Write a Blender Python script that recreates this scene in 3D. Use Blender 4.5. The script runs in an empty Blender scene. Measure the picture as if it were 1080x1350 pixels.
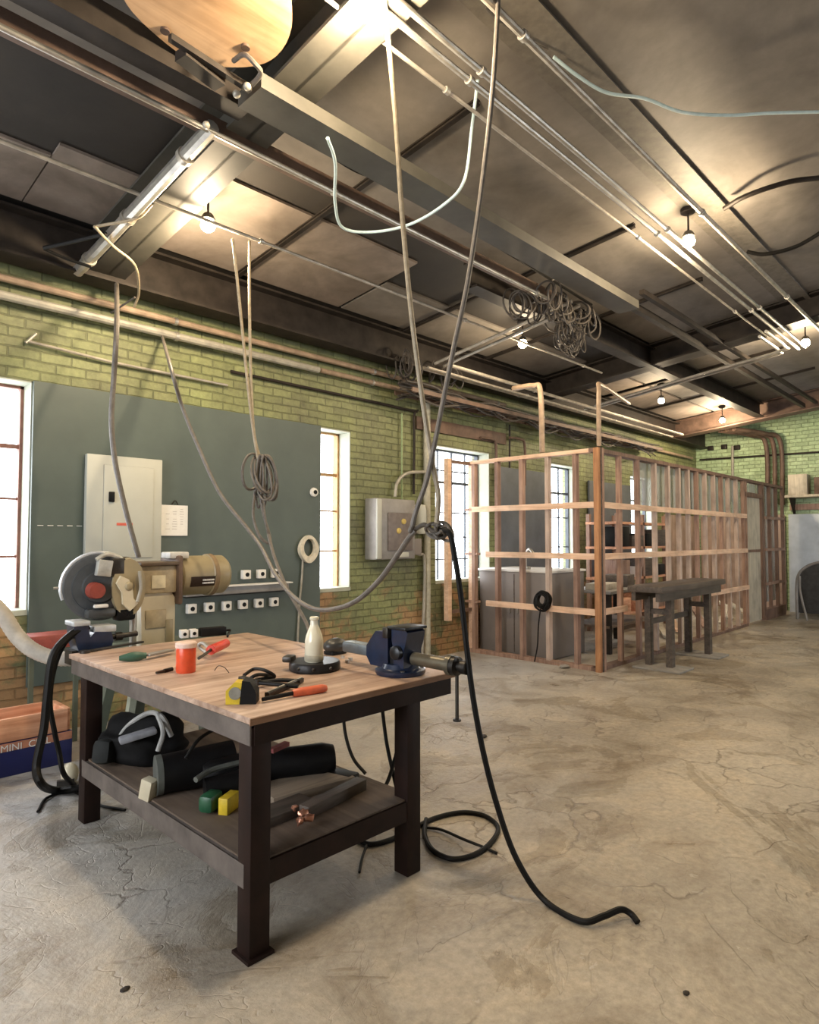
import bpy, bmesh, math, random
from mathutils import Vector, Matrix, Euler
random.seed(7)
S = bpy.context.scene
COL = S.collection
PI = math.pi

# ------------------------------------------------------------------ camera
CAM_H = 1.5; YAW = math.radians(44); PITCH = math.atan(35/848.)
fw = Vector((math.cos(YAW)*math.cos(PITCH), math.sin(YAW)*math.cos(PITCH), math.sin(PITCH)))
rt = Vector((math.sin(YAW), -math.cos(YAW), 0)); up = rt.cross(fw)
EYE = Vector((0, 0, CAM_H))
cd = bpy.data.cameras.new('camera'); cam = bpy.data.objects.new('camera', cd); COL.objects.link(cam)
cam.location = EYE; cam.rotation_euler = fw.to_track_quat('-Z', 'Y').to_euler()
cd.sensor_fit = 'VERTICAL'; cd.sensor_height = 24; cd.lens = 848/1350*24; cd.clip_start = .05; cd.clip_end = 200
S.camera = cam
S.view_settings.view_transform = 'Standard'; S.view_settings.look = 'None'
S.view_settings.gamma = 1; S.view_settings.use_curve_mapping = False
S.view_settings.exposure = 0.24

# ------------------------------------------------------------------ daylight
W = bpy.data.worlds.new('overcast_sky'); S.world = W; W.use_nodes = True
bg = W.node_tree.nodes['Background']; bg.inputs[0].default_value = (.93, .96, 1, 1); bg.inputs[1].default_value = 8.0

def area(name, loc, rot, sx, sy, power, color=(1, 1, 1)):
    l = bpy.data.lights.new(name, 'AREA'); l.shape = 'RECTANGLE'; l.size = sx; l.size_y = sy
    l.energy = power; l.color = color
    o = bpy.data.objects.new(name, l); COL.objects.link(o); o.location = loc; o.rotation_euler = rot
    return o
def portal(loc, rot, sx, sy):
    o = area('sky_portal', loc, rot, sx, sy, 1); o.data.cycles.is_portal = True
WIN = [(.34, 1.52), (3.58, 4.74), (6.17, 7.33), (8.93, 9.84), (11.8, 12.9)]
WZ0, WZ1 = .92, 2.71
for a, b in WIN: portal(((a+b)/2, 5.84, (WZ0+WZ1)/2), (PI/2, 0, PI), b-a, WZ1-WZ0)   # faces into the room (-y)
OPEN_R = [(8.2, 11.4)]
for a, b in OPEN_R: portal(((a+b)/2, -5.05, 2.0), (PI/2, 0, 0), b-a, 2.8)
portal((-3.55, 2.5, 2.45), (0, -PI/2, 0), 2.7, 4.0)

# ------------------------------------------------------------------ spots: where a line of sight meets a real plane
def ray(px, py): return (fw*848 + rt*(px-540) - up*(py-675))
def G(px, py, x=None, y=None, z=None):
    d = ray(px, py); i, v = (0, x) if x is not None else (1, y) if y is not None else (2, z)
    return EYE + d*((v-EYE[i])/d[i])
def D(px, py, dist):
    d = ray(px, py); return EYE + d*(dist/math.hypot(d.x, d.y))
SL = .104
def RZ(y, z0): return z0 + SL*(5.5-y)          # the roof rises away from the window wall
def R(px, py, z0):
    d = ray(px, py); n = Vector((0, SL, 1)); return EYE + d*((z0+SL*5.5-n.dot(EYE))/n.dot(d))

# ------------------------------------------------------------------ materials
def nt(name):
    m = bpy.data.materials.new(name); m.use_nodes = True
    t = m.node_tree; return m, t, t.nodes['Principled BSDF']
def N(t, kind, **kw):
    n = t.nodes.new(kind)
    for k, v in kw.items():
        if hasattr(n, k) and not k.startswith('i_'): setattr(n, k, v)
    return n
def link(t, a, b): t.links.new(a, b)
def c4(c): return (c[0], c[1], c[2], 1)
def ramp(t, fac, stops):
    r = N(t, 'ShaderNodeValToRGB'); link(t, fac, r.inputs[0])
    e = r.color_ramp.elements
    e[0].position, e[0].color = stops[0][0], c4(stops[0][1]); e[1].position, e[1].color = stops[-1][0], c4(stops[-1][1])
    for p, c in stops[1:-1]:
        q = e.new(p); q.color = c4(c)
    return r.outputs[0]
def noise(t, vec, scale, detail=4, rough=.55, dist=0):
    n = N(t, 'ShaderNodeTexNoise'); n.inputs['Scale'].default_value = scale; n.inputs['Detail'].default_value = detail
    n.inputs['Roughness'].default_value = rough; n.inputs['Distortion'].default_value = dist
    if vec is not None: link(t, vec, n.inputs['Vector'])
    return n.outputs[0]
def mixc(t, f, a, b, mode='MIX'):
    m = N(t, 'ShaderNodeMix'); m.data_type = 'RGBA'; m.blend_type = mode
    for s, v in ((0, f), (6, a), (7, b)):
        if hasattr(v, 'node'): link(t, v, m.inputs[s])
        elif s == 0: m.inputs[s].default_value = v
        else: m.inputs[s].default_value = c4(v)
    return m.outputs[2]
def math_(t, op, a, b=0.0):
    m = N(t, 'ShaderNodeMath'); m.operation = op
    for i, v in ((0, a), (1, b)):
        if hasattr(v, 'node'): link(t, v, m.inputs[i])
        else: m.inputs[i].default_value = v
    return m.outputs[0]
def bump(t, b, h, strength=.3, dist=.01):
    n = N(t, 'ShaderNodeBump'); n.inputs['Strength'].default_value = strength; n.inputs['Distance'].default_value = dist
    link(t, h, n.inputs['Height']); link(t, n.outputs[0], b.inputs['Normal'])
def world_pos(t): return N(t, 'ShaderNodeNewGeometry').outputs['Position']
def objc(t): return N(t, 'ShaderNodeTexCoord').outputs['Object']
MATS = {}
def M(name, col, rough=.6, metal=0., var=.25, scale=14, bmp=.15, stretch=None, emit=None, alpha=None, trans=0, coat=0):
    if name in MATS: return MATS[name]
    m, t, b = nt(name); v = objc(t)
    if stretch:
        mp = N(t, 'ShaderNodeMapping'); mp.inputs['Scale'].default_value = stretch; link(t, v, mp.inputs[0]); v = mp.outputs[0]
    n = noise(t, v, scale, 5, .6)
    lo = tuple(max(0, x*(1-var)) for x in col); hi = tuple(min(1, x*(1+var)) for x in col)
    link(t, ramp(t, n, [(.3, lo), (.7, hi)]), b.inputs['Base Color'])
    b.inputs['Roughness'].default_value = rough; b.inputs['Metallic'].default_value = metal
    if max(col) < .05: b.inputs['Specular IOR Level'].default_value = .22
    if trans: b.inputs['Transmission Weight'].default_value = trans
    if coat: b.inputs['Coat Weight'].default_value = coat
    if bmp: bump(t, b, n, bmp, .004)
    if alpha is not None: b.inputs['Alpha'].default_value = alpha
    MATS[name] = m; return m

def floor_mat():
    m, t, b = nt('worn_concrete'); p = world_pos(t)
    big = noise(t, p, .35, 6, .6, .6); mid = noise(t, p, 1.7, 8, .65, .9); fine = noise(t, p, 26, 6, .7)
    c = ramp(t, big, [(.3, (.27, .24, .195)), (.5, (.42, .37, .295)), (.7, (.46, .435, .385))])
    c2 = ramp(t, mid, [(.32, (.62, .55, .47)), (.5, (1, 1, 1)), (.66, (1.25, 1.2, 1.12))])
    c = mixc(t, .75, c, c2, 'MULTIPLY')
    c = mixc(t, .75, c, ramp(t, fine, [(.3, (.62, .60, .56)), (.7, (1.28, 1.26, 1.24))]), 'MULTIPLY')
    # bluish daylight of the window wall painted as greyer concrete, browner away from it
    s = N(t, 'ShaderNodeSeparateXYZ'); link(t, p, s.inputs[0])
    g = math_(t, 'ADD', math_(t, 'MULTIPLY', s.outputs[1], .22), math_(t, 'MULTIPLY', s.outputs[0], -.06))
    g = math_(t, 'ADD', g, math_(t, 'MULTIPLY', math_(t, 'SUBTRACT', big, .5), 1.2))
    gm = N(t, 'ShaderNodeMapRange'); link(t, g, gm.inputs[0]); gm.inputs[1].default_value = .15; gm.inputs[2].default_value = .8
    gr = mixc(t, .7, (.40, .40, .40), c2, 'MULTIPLY')
    c = mixc(t, math_(t, 'MULTIPLY', gm.outputs[0], .8), c, gr)
    # worn patches with sharp edges of the topping
    wp = noise(t, p, .9, 9, .62, 1.6)
    edge = ramp(t, wp, [(.545, (0, 0, 0)), (.555, (1, 1, 1)), (.565, (.35, .35, .35)), (.60, (0, 0, 0))])
    lines = ramp(t, noise(t, p, 1.35, 4, .5, 2.2), [(.494, (0, 0, 0)), (.5, (1, 1, 1)), (.506, (0, 0, 0))])
    patch = ramp(t, wp, [(.545, (1, 1, 1)), (.56, (.78, .75, .70))])
    c = mixc(t, 1, c, patch, 'MULTIPLY')
    msk = ramp(t, noise(t, p, .5, 2), [(.48, (0, 0, 0)), (.58, (1, 1, 1))])
    c = mixc(t, math_(t, 'MULTIPLY', lines, math_(t, 'MULTIPLY', msk, .5)), c, (.13, .10, .075))
    nn = N(t, 'ShaderNodeTexNoise'); nn.inputs['Scale'].default_value = 2.6; nn.inputs['Detail'].default_value = 7; link(t, p, nn.inputs['Vector'])
    sc_ = N(t, 'ShaderNodeVectorMath'); sc_.operation = 'SCALE'; link(t, nn.outputs[1], sc_.inputs[0]); sc_.inputs['Scale'].default_value = .55
    ad_ = N(t, 'ShaderNodeVectorMath'); ad_.operation = 'ADD'; link(t, p, ad_.inputs[0]); link(t, sc_.outputs[0], ad_.inputs[1])
    vo = N(t, 'ShaderNodeTexVoronoi'); vo.feature = 'DISTANCE_TO_EDGE'; vo.inputs['Scale'].default_value = 2.1; link(t, ad_.outputs[0], vo.inputs['Vector'])
    vc = N(t, 'ShaderNodeTexVoronoi'); vc.inputs['Scale'].default_value = 2.1; link(t, ad_.outputs[0], vc.inputs['Vector'])
    msk2 = ramp(t, noise(t, p, .75, 3), [(.46, (0, 0, 0)), (.54, (1, 1, 1))])
    crack = math_(t, 'MULTIPLY', ramp(t, vo.outputs['Distance'], [(0, (1, 1, 1)), (.022, (0, 0, 0))]), msk2)
    cellv = N(t, 'ShaderNodeSeparateColor'); link(t, vc.outputs['Color'], cellv.inputs[0])
    c = mixc(t, math_(t, 'MULTIPLY', msk2, .5), c, mixc(t, 1, c, ramp(t, cellv.outputs[0], [(0, (.74, .72, .69)), (.5, (1, 1, 1)), (1, (1.18, 1.16, 1.12))]), 'MULTIPLY'))
    c = mixc(t, math_(t, 'MULTIPLY', crack, .6), c, (.12, .09, .065))
    chips = ramp(t, noise(t, p, 5.5, 5, .7), [(.69, (0, 0, 0)), (.70, (1, 1, 1))])
    c = mixc(t, math_(t, 'MULTIPLY', chips, .45), c, (.60, .56, .50))
    spots = ramp(t, noise(t, p, 9, 2, .5), [(.70, (0, 0, 0)), (.73, (1, 1, 1))])
    c = mixc(t, math_(t, 'MULTIPLY', spots, .35), c, (.55, .52, .47))
    link(t, c, b.inputs['Base Color'])
    link(t, ramp(t, mid, [(.3, (.27, .27, .27)), (.7, (.52, .52, .52))]), b.inputs['Roughness'])
    h = math_(t, 'ADD', math_(t, 'MULTIPLY', mid, 1.), math_(t, 'MULTIPLY', fine, .22))
    h = math_(t, 'ADD', h, math_(t, 'MULTIPLY', wp, 1.2)); h = math_(t, 'SUBTRACT', h, math_(t, 'MULTIPLY', edge, .12))
    h = math_(t, 'SUBTRACT', h, math_(t, 'MULTIPLY', lines, .15))
    h = math_(t, 'SUBTRACT', h, math_(t, 'MULTIPLY', crack, .25)); h = math_(t, 'ADD', h, math_(t, 'MULTIPLY', chips, .08))
    bump(t, b, h, .34, .05)
    return m
def brick_mat(name, c_hi, c_lo, axis, bare=.5):
    m, t, b = nt(name); p = world_pos(t)
    s = N(t, 'ShaderNodeSeparateXYZ'); link(t, p, s.inputs[0]); cb = N(t, 'ShaderNodeCombineXYZ')
    link(t, s.outputs[axis], cb.inputs[0]); link(t, s.outputs[2], cb.inputs[1])
    nz = N(t, 'ShaderNodeTexNoise'); nz.inputs['Scale'].default_value = 5; link(t, p, nz.inputs['Vector'])
    vv = N(t, 'ShaderNodeVectorMath'); vv.operation = 'SCALE'; link(t, nz.outputs[1], vv.inputs[0]); vv.inputs['Scale'].default_value = .025
    va = N(t, 'ShaderNodeVectorMath'); va.operation = 'ADD'; link(t, cb.outputs[0], va.inputs[0]); link(t, vv.outputs[0], va.inputs[1])
    br = N(t, 'ShaderNodeTexBrick'); link(t, va.outputs[0], br.inputs['Vector'])
    br.inputs['Scale'].default_value = 1; br.inputs['Brick Width'].default_value = .225; br.inputs['Row Height'].default_value = .078
    br.inputs['Mortar Size'].default_value = .008; br.inputs['Mortar Smooth'].default_value = .35; br.inputs['Bias'].default_value = -.1
    br.inputs['Color1'].default_value = (1.12, 1.12, 1.12, 1); br.inputs['Color2'].default_value = (.82, .82, .82, 1); br.inputs['Mortar'].default_value = (.66, .66, .63, 1)
    big = noise(t, p, 1.1, 6, .65, .5); fine = noise(t, p, 16, 6, .7)
    c = ramp(t, big, [(.35, c_lo), (.65, c_hi)])
    c = mixc(t, .55, c, ramp(t, fine, [(.35, (.62, .60, .52)), (.65, (1.3, 1.28, 1.2))]), 'MULTIPLY')
    # bare orange brick low on the wall where the paint came off
    hgt = N(t, 'ShaderNodeMapRange'); link(t, s.outputs[2], hgt.inputs[0]); hgt.inputs[1].default_value = 1.75; hgt.inputs[2].default_value = .3
    bn = math_(t, 'ADD', math_(t, 'SUBTRACT', noise(t, p, 2.1, 6, .7, .6), .16), math_(t, 'MULTIPLY', hgt.outputs[0], .40*bare/.5))
    bm = ramp(t, bn, [(.60, (0, 0, 0)), (.70, (1, 1, 1))])
    c = mixc(t, math_(t, 'MULTIPLY', bm, bare*1.5), c, mixc(t, .5, (.42, .23, .11), ramp(t, fine, [(.3, (.6, .6, .6)), (.7, (1.3, 1.3, 1.3))]), 'MULTIPLY'))
    c = mixc(t, 1, c, br.outputs[0], 'MULTIPLY')
    link(t, c, b.inputs['Base Color']); b.inputs['Roughness'].default_value = .55
    h = math_(t, 'ADD', math_(t, 'MULTIPLY', br.outputs[1], -1.), math_(t, 'MULTIPLY', fine, .5))
    bump(t, b, h, .9, .014)
    return m
def ceil_mat(name, lo, hi, sc=.9):
    m, t, b = nt(name); p = world_pos(t)
    n1 = noise(t, p, sc, 7, .6, .5); n2 = noise(t, p, 9, 5, .6)
    c = ramp(t, n1, [(.3, lo), (.7, hi)])
    c = mixc(t, .5, c, ramp(t, n2, [(.3, (.8, .79, .77)), (.7, (1.15, 1.15, 1.15))]), 'MULTIPLY')
    link(t, c, b.inputs['Base Color']); b.inputs['Roughness'].default_value = .7; bump(t, b, n2, .2, .01)
    return m
def wood_mat(name, lo, hi, axis=0, rough=.6, sc=1.0, bare=None):
    if name in MATS: return MATS[name]
    m, t, b = nt(name); p = world_pos(t)
    mp = N(t, 'ShaderNodeMapping'); s = [22*sc, 22*sc, 22*sc]; s[axis] = 1.6*sc; mp.inputs['Scale'].default_value = s; link(t, p, mp.inputs[0])
    n = noise(t, mp.outputs[0], 1, 6, .6, .8); n2 = noise(t, p, 3.2, 5, .6)
    c = ramp(t, n, [(.3, lo), (.7, hi)])
    c = mixc(t, .75, c, ramp(t, n2, [(.3, (.62, .60, .58)), (.5, (1, 1, 1)), (.7, (1.2, 1.18, 1.15))]), 'MULTIPLY')
    link(t, c, b.inputs['Base Color']); b.inputs['Roughness'].default_value = rough; bump(t, b, n, .2, .004)
    MATS[name] = m; return m
def glass_mat():
    m, t, b = nt('window_glass'); t.nodes.remove(b)
    tr = N(t, 'ShaderNodeBsdfTransparent'); gl = N(t, 'ShaderNodeBsdfGlossy'); gl.inputs['Roughness'].default_value = .08
    mx = N(t, 'ShaderNodeMixShader'); mx.inputs[0].default_value = .06
    link(t, tr.outputs[0], mx.inputs[1]); link(t, gl.outputs[0], mx.inputs[2]); link(t, mx.outputs[0], t.nodes['Material Output'].inputs[0])
    return m
def film_mat():
    m, t, b = nt('plastic_film'); t.nodes.remove(b); p = world_pos(t)
    mp = N(t, 'ShaderNodeMapping'); mp.inputs['Scale'].default_value = (9, 9, .8); link(t, p, mp.inputs[0])
    n = noise(t, mp.outputs[0], 1, 4, .6)
    tr = N(t, 'ShaderNodeBsdfTransparent'); tr.inputs[0].default_value = (.9, .92, .94, 1)
    df = N(t, 'ShaderNodeBsdfPrincipled'); df.inputs['Base Color'].default_value = (.50, .50, .47, 1); df.inputs['Roughness'].default_value = .25
    mx = N(t, 'ShaderNodeMixShader'); link(t, ramp(t, n, [(.3, (.35, .35, .35)), (.7, (.75, .75, .75))]), mx.inputs[0])
    link(t, tr.outputs[0], mx.inputs[1]); link(t, df.outputs[0], mx.inputs[2]); link(t, mx.outputs[0], t.nodes['Material Output'].inputs[0])
    return m
def emit_mat(name, col, st):
    m, t, b = nt(name); b.inputs['Base Color'].default_value = c4(col); b.inputs['Emission Color'].default_value = c4(col); b.inputs['Emission Strength'].default_value = st
    return m

FLOOR = floor_mat()
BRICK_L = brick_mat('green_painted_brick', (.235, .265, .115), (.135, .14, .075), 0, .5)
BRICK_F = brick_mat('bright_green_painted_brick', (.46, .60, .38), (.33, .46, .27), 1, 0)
PLAIN = M('grey_render', (.45, .44, .40), .8, var=.12, scale=2)
DECK = ceil_mat('dark_deck', (.010, .008, .007), (.034, .028, .023))
PANEL = ceil_mat('ceiling_board', (.10, .088, .075), (.24, .215, .19))
PANEL2 = ceil_mat('brown_ceiling_board', (.12, .095, .075), (.30, .25, .215), 1.4)
STEEL_DK = M('dark_painted_steel', (.030, .024, .020), .55, .2, .4, 6)
STEEL_BR = M('brown_rusty_steel', (.12, .075, .055), .6, .2, .4, 6)
STEEL_GG = M('grey_green_steel', (.075, .070, .058), .55, .1, .25, 4)
ZINC = M('galvanised_steel', (.46, .44, .40), .40, .75, .25, 9)
COND = M('conduit_steel', (.46, .42, .36), .42, .6, .3, 9)
COND_TAN = M('tan_painted_pipe', (.33, .24, .17), .5, .1, .3, 9)
SILVER = M('silver_painted_pipe', (.36, .34, .29), .45, .2, .25, 9)
FRAME_MT = M('table_frame_brown_shaded', (.016, .007, .005), .55, 0, .4, 8)
FRAME_LIT = M('table_frame_grey_lit', (.12, .10, .088), .6, .1, .35, 8)  # side light put into the colour: grey side rails, near-black front ones
TOPWOOD = wood_mat('worn_tabletop', (.26, .155, .105), (.60, .44, .34), 0, .5, .6)
EDGEWOOD = wood_mat('tabletop_edge', (.16, .08, .04), (.36, .20, .11), 0, .6, 1)
SHELFW = wood_mat('dusty_shelf_board', (.085, .06, .043), (.20, .145, .105), 1, .75, .6)
STUD = wood_mat('rough_stud_wood', (.22, .13, .095), (.44, .29, .22), 2, .7)
STUDS = [STUD, wood_mat('pale_stud_wood', (.36, .27, .22), (.60, .48, .41), 2, .7), wood_mat('brown_rough_stud', (.17, .10, .075), (.34, .22, .17), 2, .7)]
RAILW = wood_mat('fresh_pine_rail', (.60, .38, .25), (.85, .62, .46), 1, .6)
RAILX = wood_mat('fresh_pine_rail_long', (.60, .38, .25), (.85, .62, .46), 0, .6)
DARKW = wood_mat('dark_timber', (.05, .04, .032), (.13, .10, .08), 0, .6)
DARKSTUD = wood_mat('brown_stud_wood', (.12, .07, .05), (.24, .15, .11), 2, .7)
CRATEW = wood_mat('orange_crate_wood', (.48, .20, .10), (.78, .44, .28), 0, .6)
PALEW = wood_mat('pale_board', (.40, .36, .28), (.62, .56, .46), 2, .7)
BOARDGG = M('grey_green_board', (.075, .098, .088), .5, 0, .12, 2.2, .05)
PALEGREY = M('pale_grey_enamel', (.46, .47, .42), .45, 0, .06, 3, .03)
GREYBOX = M('dull_grey_metal', (.27, .26, .25), .5, .3, .2, 6)
WHITE = M('white_plastic', (.72, .71, .68), .5, 0, .06, 6, .02)
BLACK = M('black_plastic', (.005, .005, .0055), .5, 0, .3, 20, .05)
RUBBER = M('black_rubber', (.005, .0045, .004), .55, 0, .3, 20, .05)
BLUE = M('blue_vise_enamel', (.010, .020, .052), .35, .1, .3, 14, .1, coat=.3)
IRON = M('bare_iron', (.06, .055, .05), .4, .8, .35, 14)
OLIVE = M('olive_cream_enamel', (.30, .25, .15), .4, 0, .12, 5, .05)
CREAM = M('cream_enamel', (.58, .52, .38), .42, 0, .12, 5, .05)
GUARD = M('grey_cast_guard', (.085, .09, .095), .4, .3, .25, 8)
RED = M('red_plastic', (.62, .05, .025), .38, 0, .15, 8, .03)
ORANGE = M('orange_red_liquid_plastic', (.75, .09, .03), .3, 0, .12, 20, .02)
GREENP = M('dark_green_grip', (.03, .085, .055), .45, 0, .2, 10)
YELLOW = M('yellow_plastic', (.66, .47, .03), .42, 0, .2, 14, .05)
PAPER = M('white_paper', (.78, .77, .74), .8, 0, .04, 30, .0)
BLUEBOX = M('navy_carton', (.008, .012, .09), .6, 0, .15, 5, .03)
CABLE_TAN = M('tan_cable_sheath', (.30, .245, .165), .5, 0, .25, 30, .05)
CABLE_GR = M('grey_cable_sheath', (.12, .105, .09), .5, 0, .25, 30, .05)
CABLE_DK = M('dark_cable_sheath', (.06, .05, .042), .6, 0, .35, 30, .05)
CABLE_BL = M('pale_blue_cable', (.50, .64, .66), .4, 0, .1, 20, .02)
HOSE = M('pale_ribbed_hose', (.50, .46, .40), .6, 0, .15, 20, .05)
SHEETBL = M('blue_grey_sheet_metal', (.14, .155, .18), .45, .3, .2, 2.5, .05)
SHEETLT = M('pale_zinc_sheet', (.42, .46, .50), .4, .4, .15, 3, .05)
TAUPE = M('taupe_cabinet_paint', (.21, .185, .17), .55, 0, .12, 2, .03)
TANPLY = wood_mat('tan_plywood', (.30, .18, .09), (.60, .40, .24), 0, .6, .35)
COPPER = M('copper_fitting', (.62, .30, .20), .35, .8, .2, 14)
MILK = M('milky_glass', (.74, .70, .54), .22, 0, .05, 6, .02, coat=.5)
GREENST = M('green_stand_paint', (.10, .12, .09), .5, .1, .2, 6)
STONE = M('grey_paver', (.30, .28, .25), .8, 0, .2, 8)
GLASS = glass_mat(); FILM = film_mat()
GLOW = emit_mat('lamp_glow', (1, .83, .52), 25)
WF_DK = M('blue_black_window_bars', (.05, .06, .075), .5, 0, .2, 9)
WF_RD = M('rust_red_window_bars', (.24, .11, .08), .6, 0, .3, 9)
WF_OR = M('orange_window_bars', (.45, .25, .10), .6, 0, .3, 9)
WF_PALE = M('pale_window_reveal', (.40, .42, .34), .6, 0, .1, 5)

# ------------------------------------------------------------------ mesh helpers
class MB:
    def __init__(s, mtx=None): s.bm = bmesh.new(); s.mtx = mtx or Matrix()
    def _put(s, verts, mtx=None):
        mm = s.mtx @ mtx if mtx is not None else s.mtx
        for v in verts: v.co = mm @ v.co
    def box(s, c, d, rot=None, bev=0):
        r = bmesh.ops.create_cube(s.bm, size=1); vs = r['verts']
        for v in vs: v.co = Vector((v.co.x*d[0], v.co.y*d[1], v.co.z*d[2]))
        if bev:
            es = list({e for v in vs for e in v.link_edges})
            rr = bmesh.ops.bevel(s.bm, geom=es, offset=bev, segments=2, affect='EDGES', profile=.5)
            vs = list({v for f in rr['faces'] for v in f.verts} | {v for v in vs if v.is_valid})
        m = Matrix.Translation(Vector(c))
        if rot is not None: m = m @ Euler(rot).to_matrix().to_4x4()
        s._put(vs, m); return s
    def bar(s, a, b, w, h, upv=(0, 0, 1), bev=0):
        a = Vector(a); b = Vector(b); d = (b-a); L = d.length; d.normalize()
        u = Vector(upv); sd = d.cross(u)
        if sd.length < 1e-4: sd = d.cross(Vector((0, 1, 0)))
        sd.normalize(); u = sd.cross(d)
        r = bmesh.ops.create_cube(s.bm, size=1); vs = r['verts']
        if bev:
            for v in vs: v.co = Vector((v.co.x*L, v.co.y*w, v.co.z*h))
            rr = bmesh.ops.bevel(s.bm, geom=list({e for v in vs for e in v.link_edges}), offset=bev, segments=2, affect='EDGES', profile=.5)
            vs = list({v for f in rr['faces'] for v in f.verts} | {v for v in vs if v.is_valid})
            sc = (1, 1, 1)
        else: sc = (L, w, h)
        mm = Matrix((d, sd, u)).transposed().to_4x4()
        for v in vs: v.co = s.mtx @ ((a+b)/2 + (mm @ Vector((v.co.x*sc[0], v.co.y*sc[1], v.co.z*sc[2]))))
        return s
    def cyl(s, a, b, r, r2=None, seg=24):
        a = Vector(a); b = Vector(b); d = b-a; L = d.length
        q = bmesh.ops.create_cone(s.bm, cap_ends=True, segments=seg, radius1=r, radius2=r if r2 is None else r2, depth=L)
        m = Matrix.Translation((a+b)/2) @ d.to_track_quat('Z', 'Y').to_matrix().to_4x4()
        s._put(q['verts'], m); return s
    def lathe(s, prof, a, axis=(0, 0, 1), seg=32):
        """prof: list of (radius, distance along axis)"""
        m = Matrix.Translation(Vector(a)) @ Vector(axis).to_track_quat('Z', 'Y').to_matrix().to_4x4()
        rings = []
        for r, z in prof:
            if r < 1e-5: rings.append([s.bm.verts.new(s.mtx @ m @ Vector((0, 0, z)))])
            else: rings.append([s.bm.verts.new(s.mtx @ m @ Vector((r*math.cos(2*PI*k/seg), r*math.sin(2*PI*k/seg), z))) for k in range(seg)])
        for A, B in zip(rings, rings[1:]):
            for k in range(seg):
                j = (k+1) % seg
                if len(A) == 1 and len(B) == 1: continue
                if len(A) == 1: s.bm.faces.new((A[0], B[j], B[k]))
                elif len(B) == 1: s.bm.faces.new((A[k], A[j], B[0]))
                else: s.bm.faces.new((A[k], A[j], B[j], B[k]))
        for rg, fl in ((rings[0], True), (rings[-1], False)):
            if len(rg) > 1:
                f = s.bm.faces.new(rg[::-1] if fl else rg)
        return s
    def prism(s, pts, thick, org=(0, 0, 0), ax=(1, 0, 0), ay=(0, 0, 1)):
        """2-D outline pts in the plane (ax, ay) at org, extruded along ax x ay by thick"""
        org = Vector(org); ax = Vector(ax); ay = Vector(ay); n = ax.cross(ay).normalized()
        A = [s.bm.verts.new(s.mtx @ (org+ax*x+ay*y)) for x, y in pts]
        B = [s.bm.verts.new(s.mtx @ (org+ax*x+ay*y+n*thick)) for x, y in pts]
        k = len(pts)
        s.bm.faces.new(A[::-1]); s.bm.faces.new(B)
        for i in range(k): s.bm.faces.new((A[i], A[(i+1) % k], B[(i+1) % k], B[i]))
        return s
    def tube(s, pts, r, seg=10, sub=8, closed=False, wob=0, ribs=None):
        P = [Vector(p) for p in pts]
        if sub > 1 and len(P) > 2:
            Q = []; n = len(P)
            rng = range(n) if closed else range(n-1)
            for i in rng:
                p0 = P[i-1] if (i > 0 or closed) else P[0]*2-P[1]
                p1 = P[i]; p2 = P[(i+1) % n]
                p3 = P[(i+2) % n] if (i+2 < n or closed) else P[-1]*2-P[-2]
                for k in range(sub):
                    u = k/sub
                    Q.append(.5*((2*p1)+(p2-p0)*u+(2*p0-5*p1+4*p2-p3)*u*u+(3*p1-p0-3*p2+p3)*u**3))
            if not closed: Q.append(P[-1])
            P = Q
        rings = []; n = len(P); prev = None
        for i in range(n):
            if closed: d = P[(i+1) % n]-P[i-1]
            else: d = P[min(i+1, n-1)]-P[max(i-1, 0)]
            if d.length < 1e-9: d = Vector((0, 0, 1))
            d.normalize()
            if prev is None:
                a = d.orthogonal().normalized()
            else:
                a = prev - d*prev.dot(d)
                a = a.normalized() if a.length > 1e-6 else d.orthogonal().normalized()
            prev = a; b = d.cross(a)
            rr = r(i/(n-1)) if callable(r) else r
            if ribs and i % 2: rr *= ribs
            rings.append([s.bm.verts.new(s.mtx @ (P[i]+(a*math.cos(2*PI*k/seg)+b*math.sin(2*PI*k/seg))*rr)) for k in range(seg)])
        prs = list(zip(rings, rings[1:])) + ([(rings[-1], rings[0])] if closed else [])
        for A, B in prs:
            for k in range(seg):
                j = (k+1) % seg; s.bm.faces.new((A[k], A[j], B[j], B[k]))
        if not closed:
            s.bm.faces.new(rings[0][::-1]); s.bm.faces.new(rings[-1])
        return s
    def ball(s, c, r, sc=(1, 1, 1), sub=3, lump=0):
        q = bmesh.ops.create_icosphere(s.bm, subdivisions=sub, radius=r)
        for v in q['verts']:
            f = 1 + (random.uniform(-lump, lump) if lump else 0)
            v.co = Vector((v.co.x*sc[0]*f, v.co.y*sc[1]*f, v.co.z*sc[2]*f))
        s._put(q['verts'], Matrix.Translation(Vector(c))); return s
    def build(s, name, mat, parent=None, smooth=True):
        bmesh.ops.recalc_face_normals(s.bm, faces=s.bm.faces)
        if parent is not None: base = Vector(parent['_o'])
        else:
            xs = [v.co for v in s.bm.verts]
            base = Vector(((min(v.x for v in xs)+max(v.x for v in xs))/2, (min(v.y for v in xs)+max(v.y for v in xs))/2, min(v.z for v in xs)))
        for v in s.bm.verts: v.co -= base
        me = bpy.data.meshes.new(name); s.bm.to_mesh(me); s.bm.free()
        if smooth:
            for p in me.polygons: p.use_smooth = True
            try: me.set_sharp_from_angle(angle=math.radians(35))
            except Exception: pass
        me.materials.append(mat)
        o = bpy.data.objects.new(name, me); COL.objects.link(o)
        if parent is None: o.location = base; o['_o'] = tuple(base)
        else: o.parent = parent; o['_o'] = tuple(base)
        return o
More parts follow.
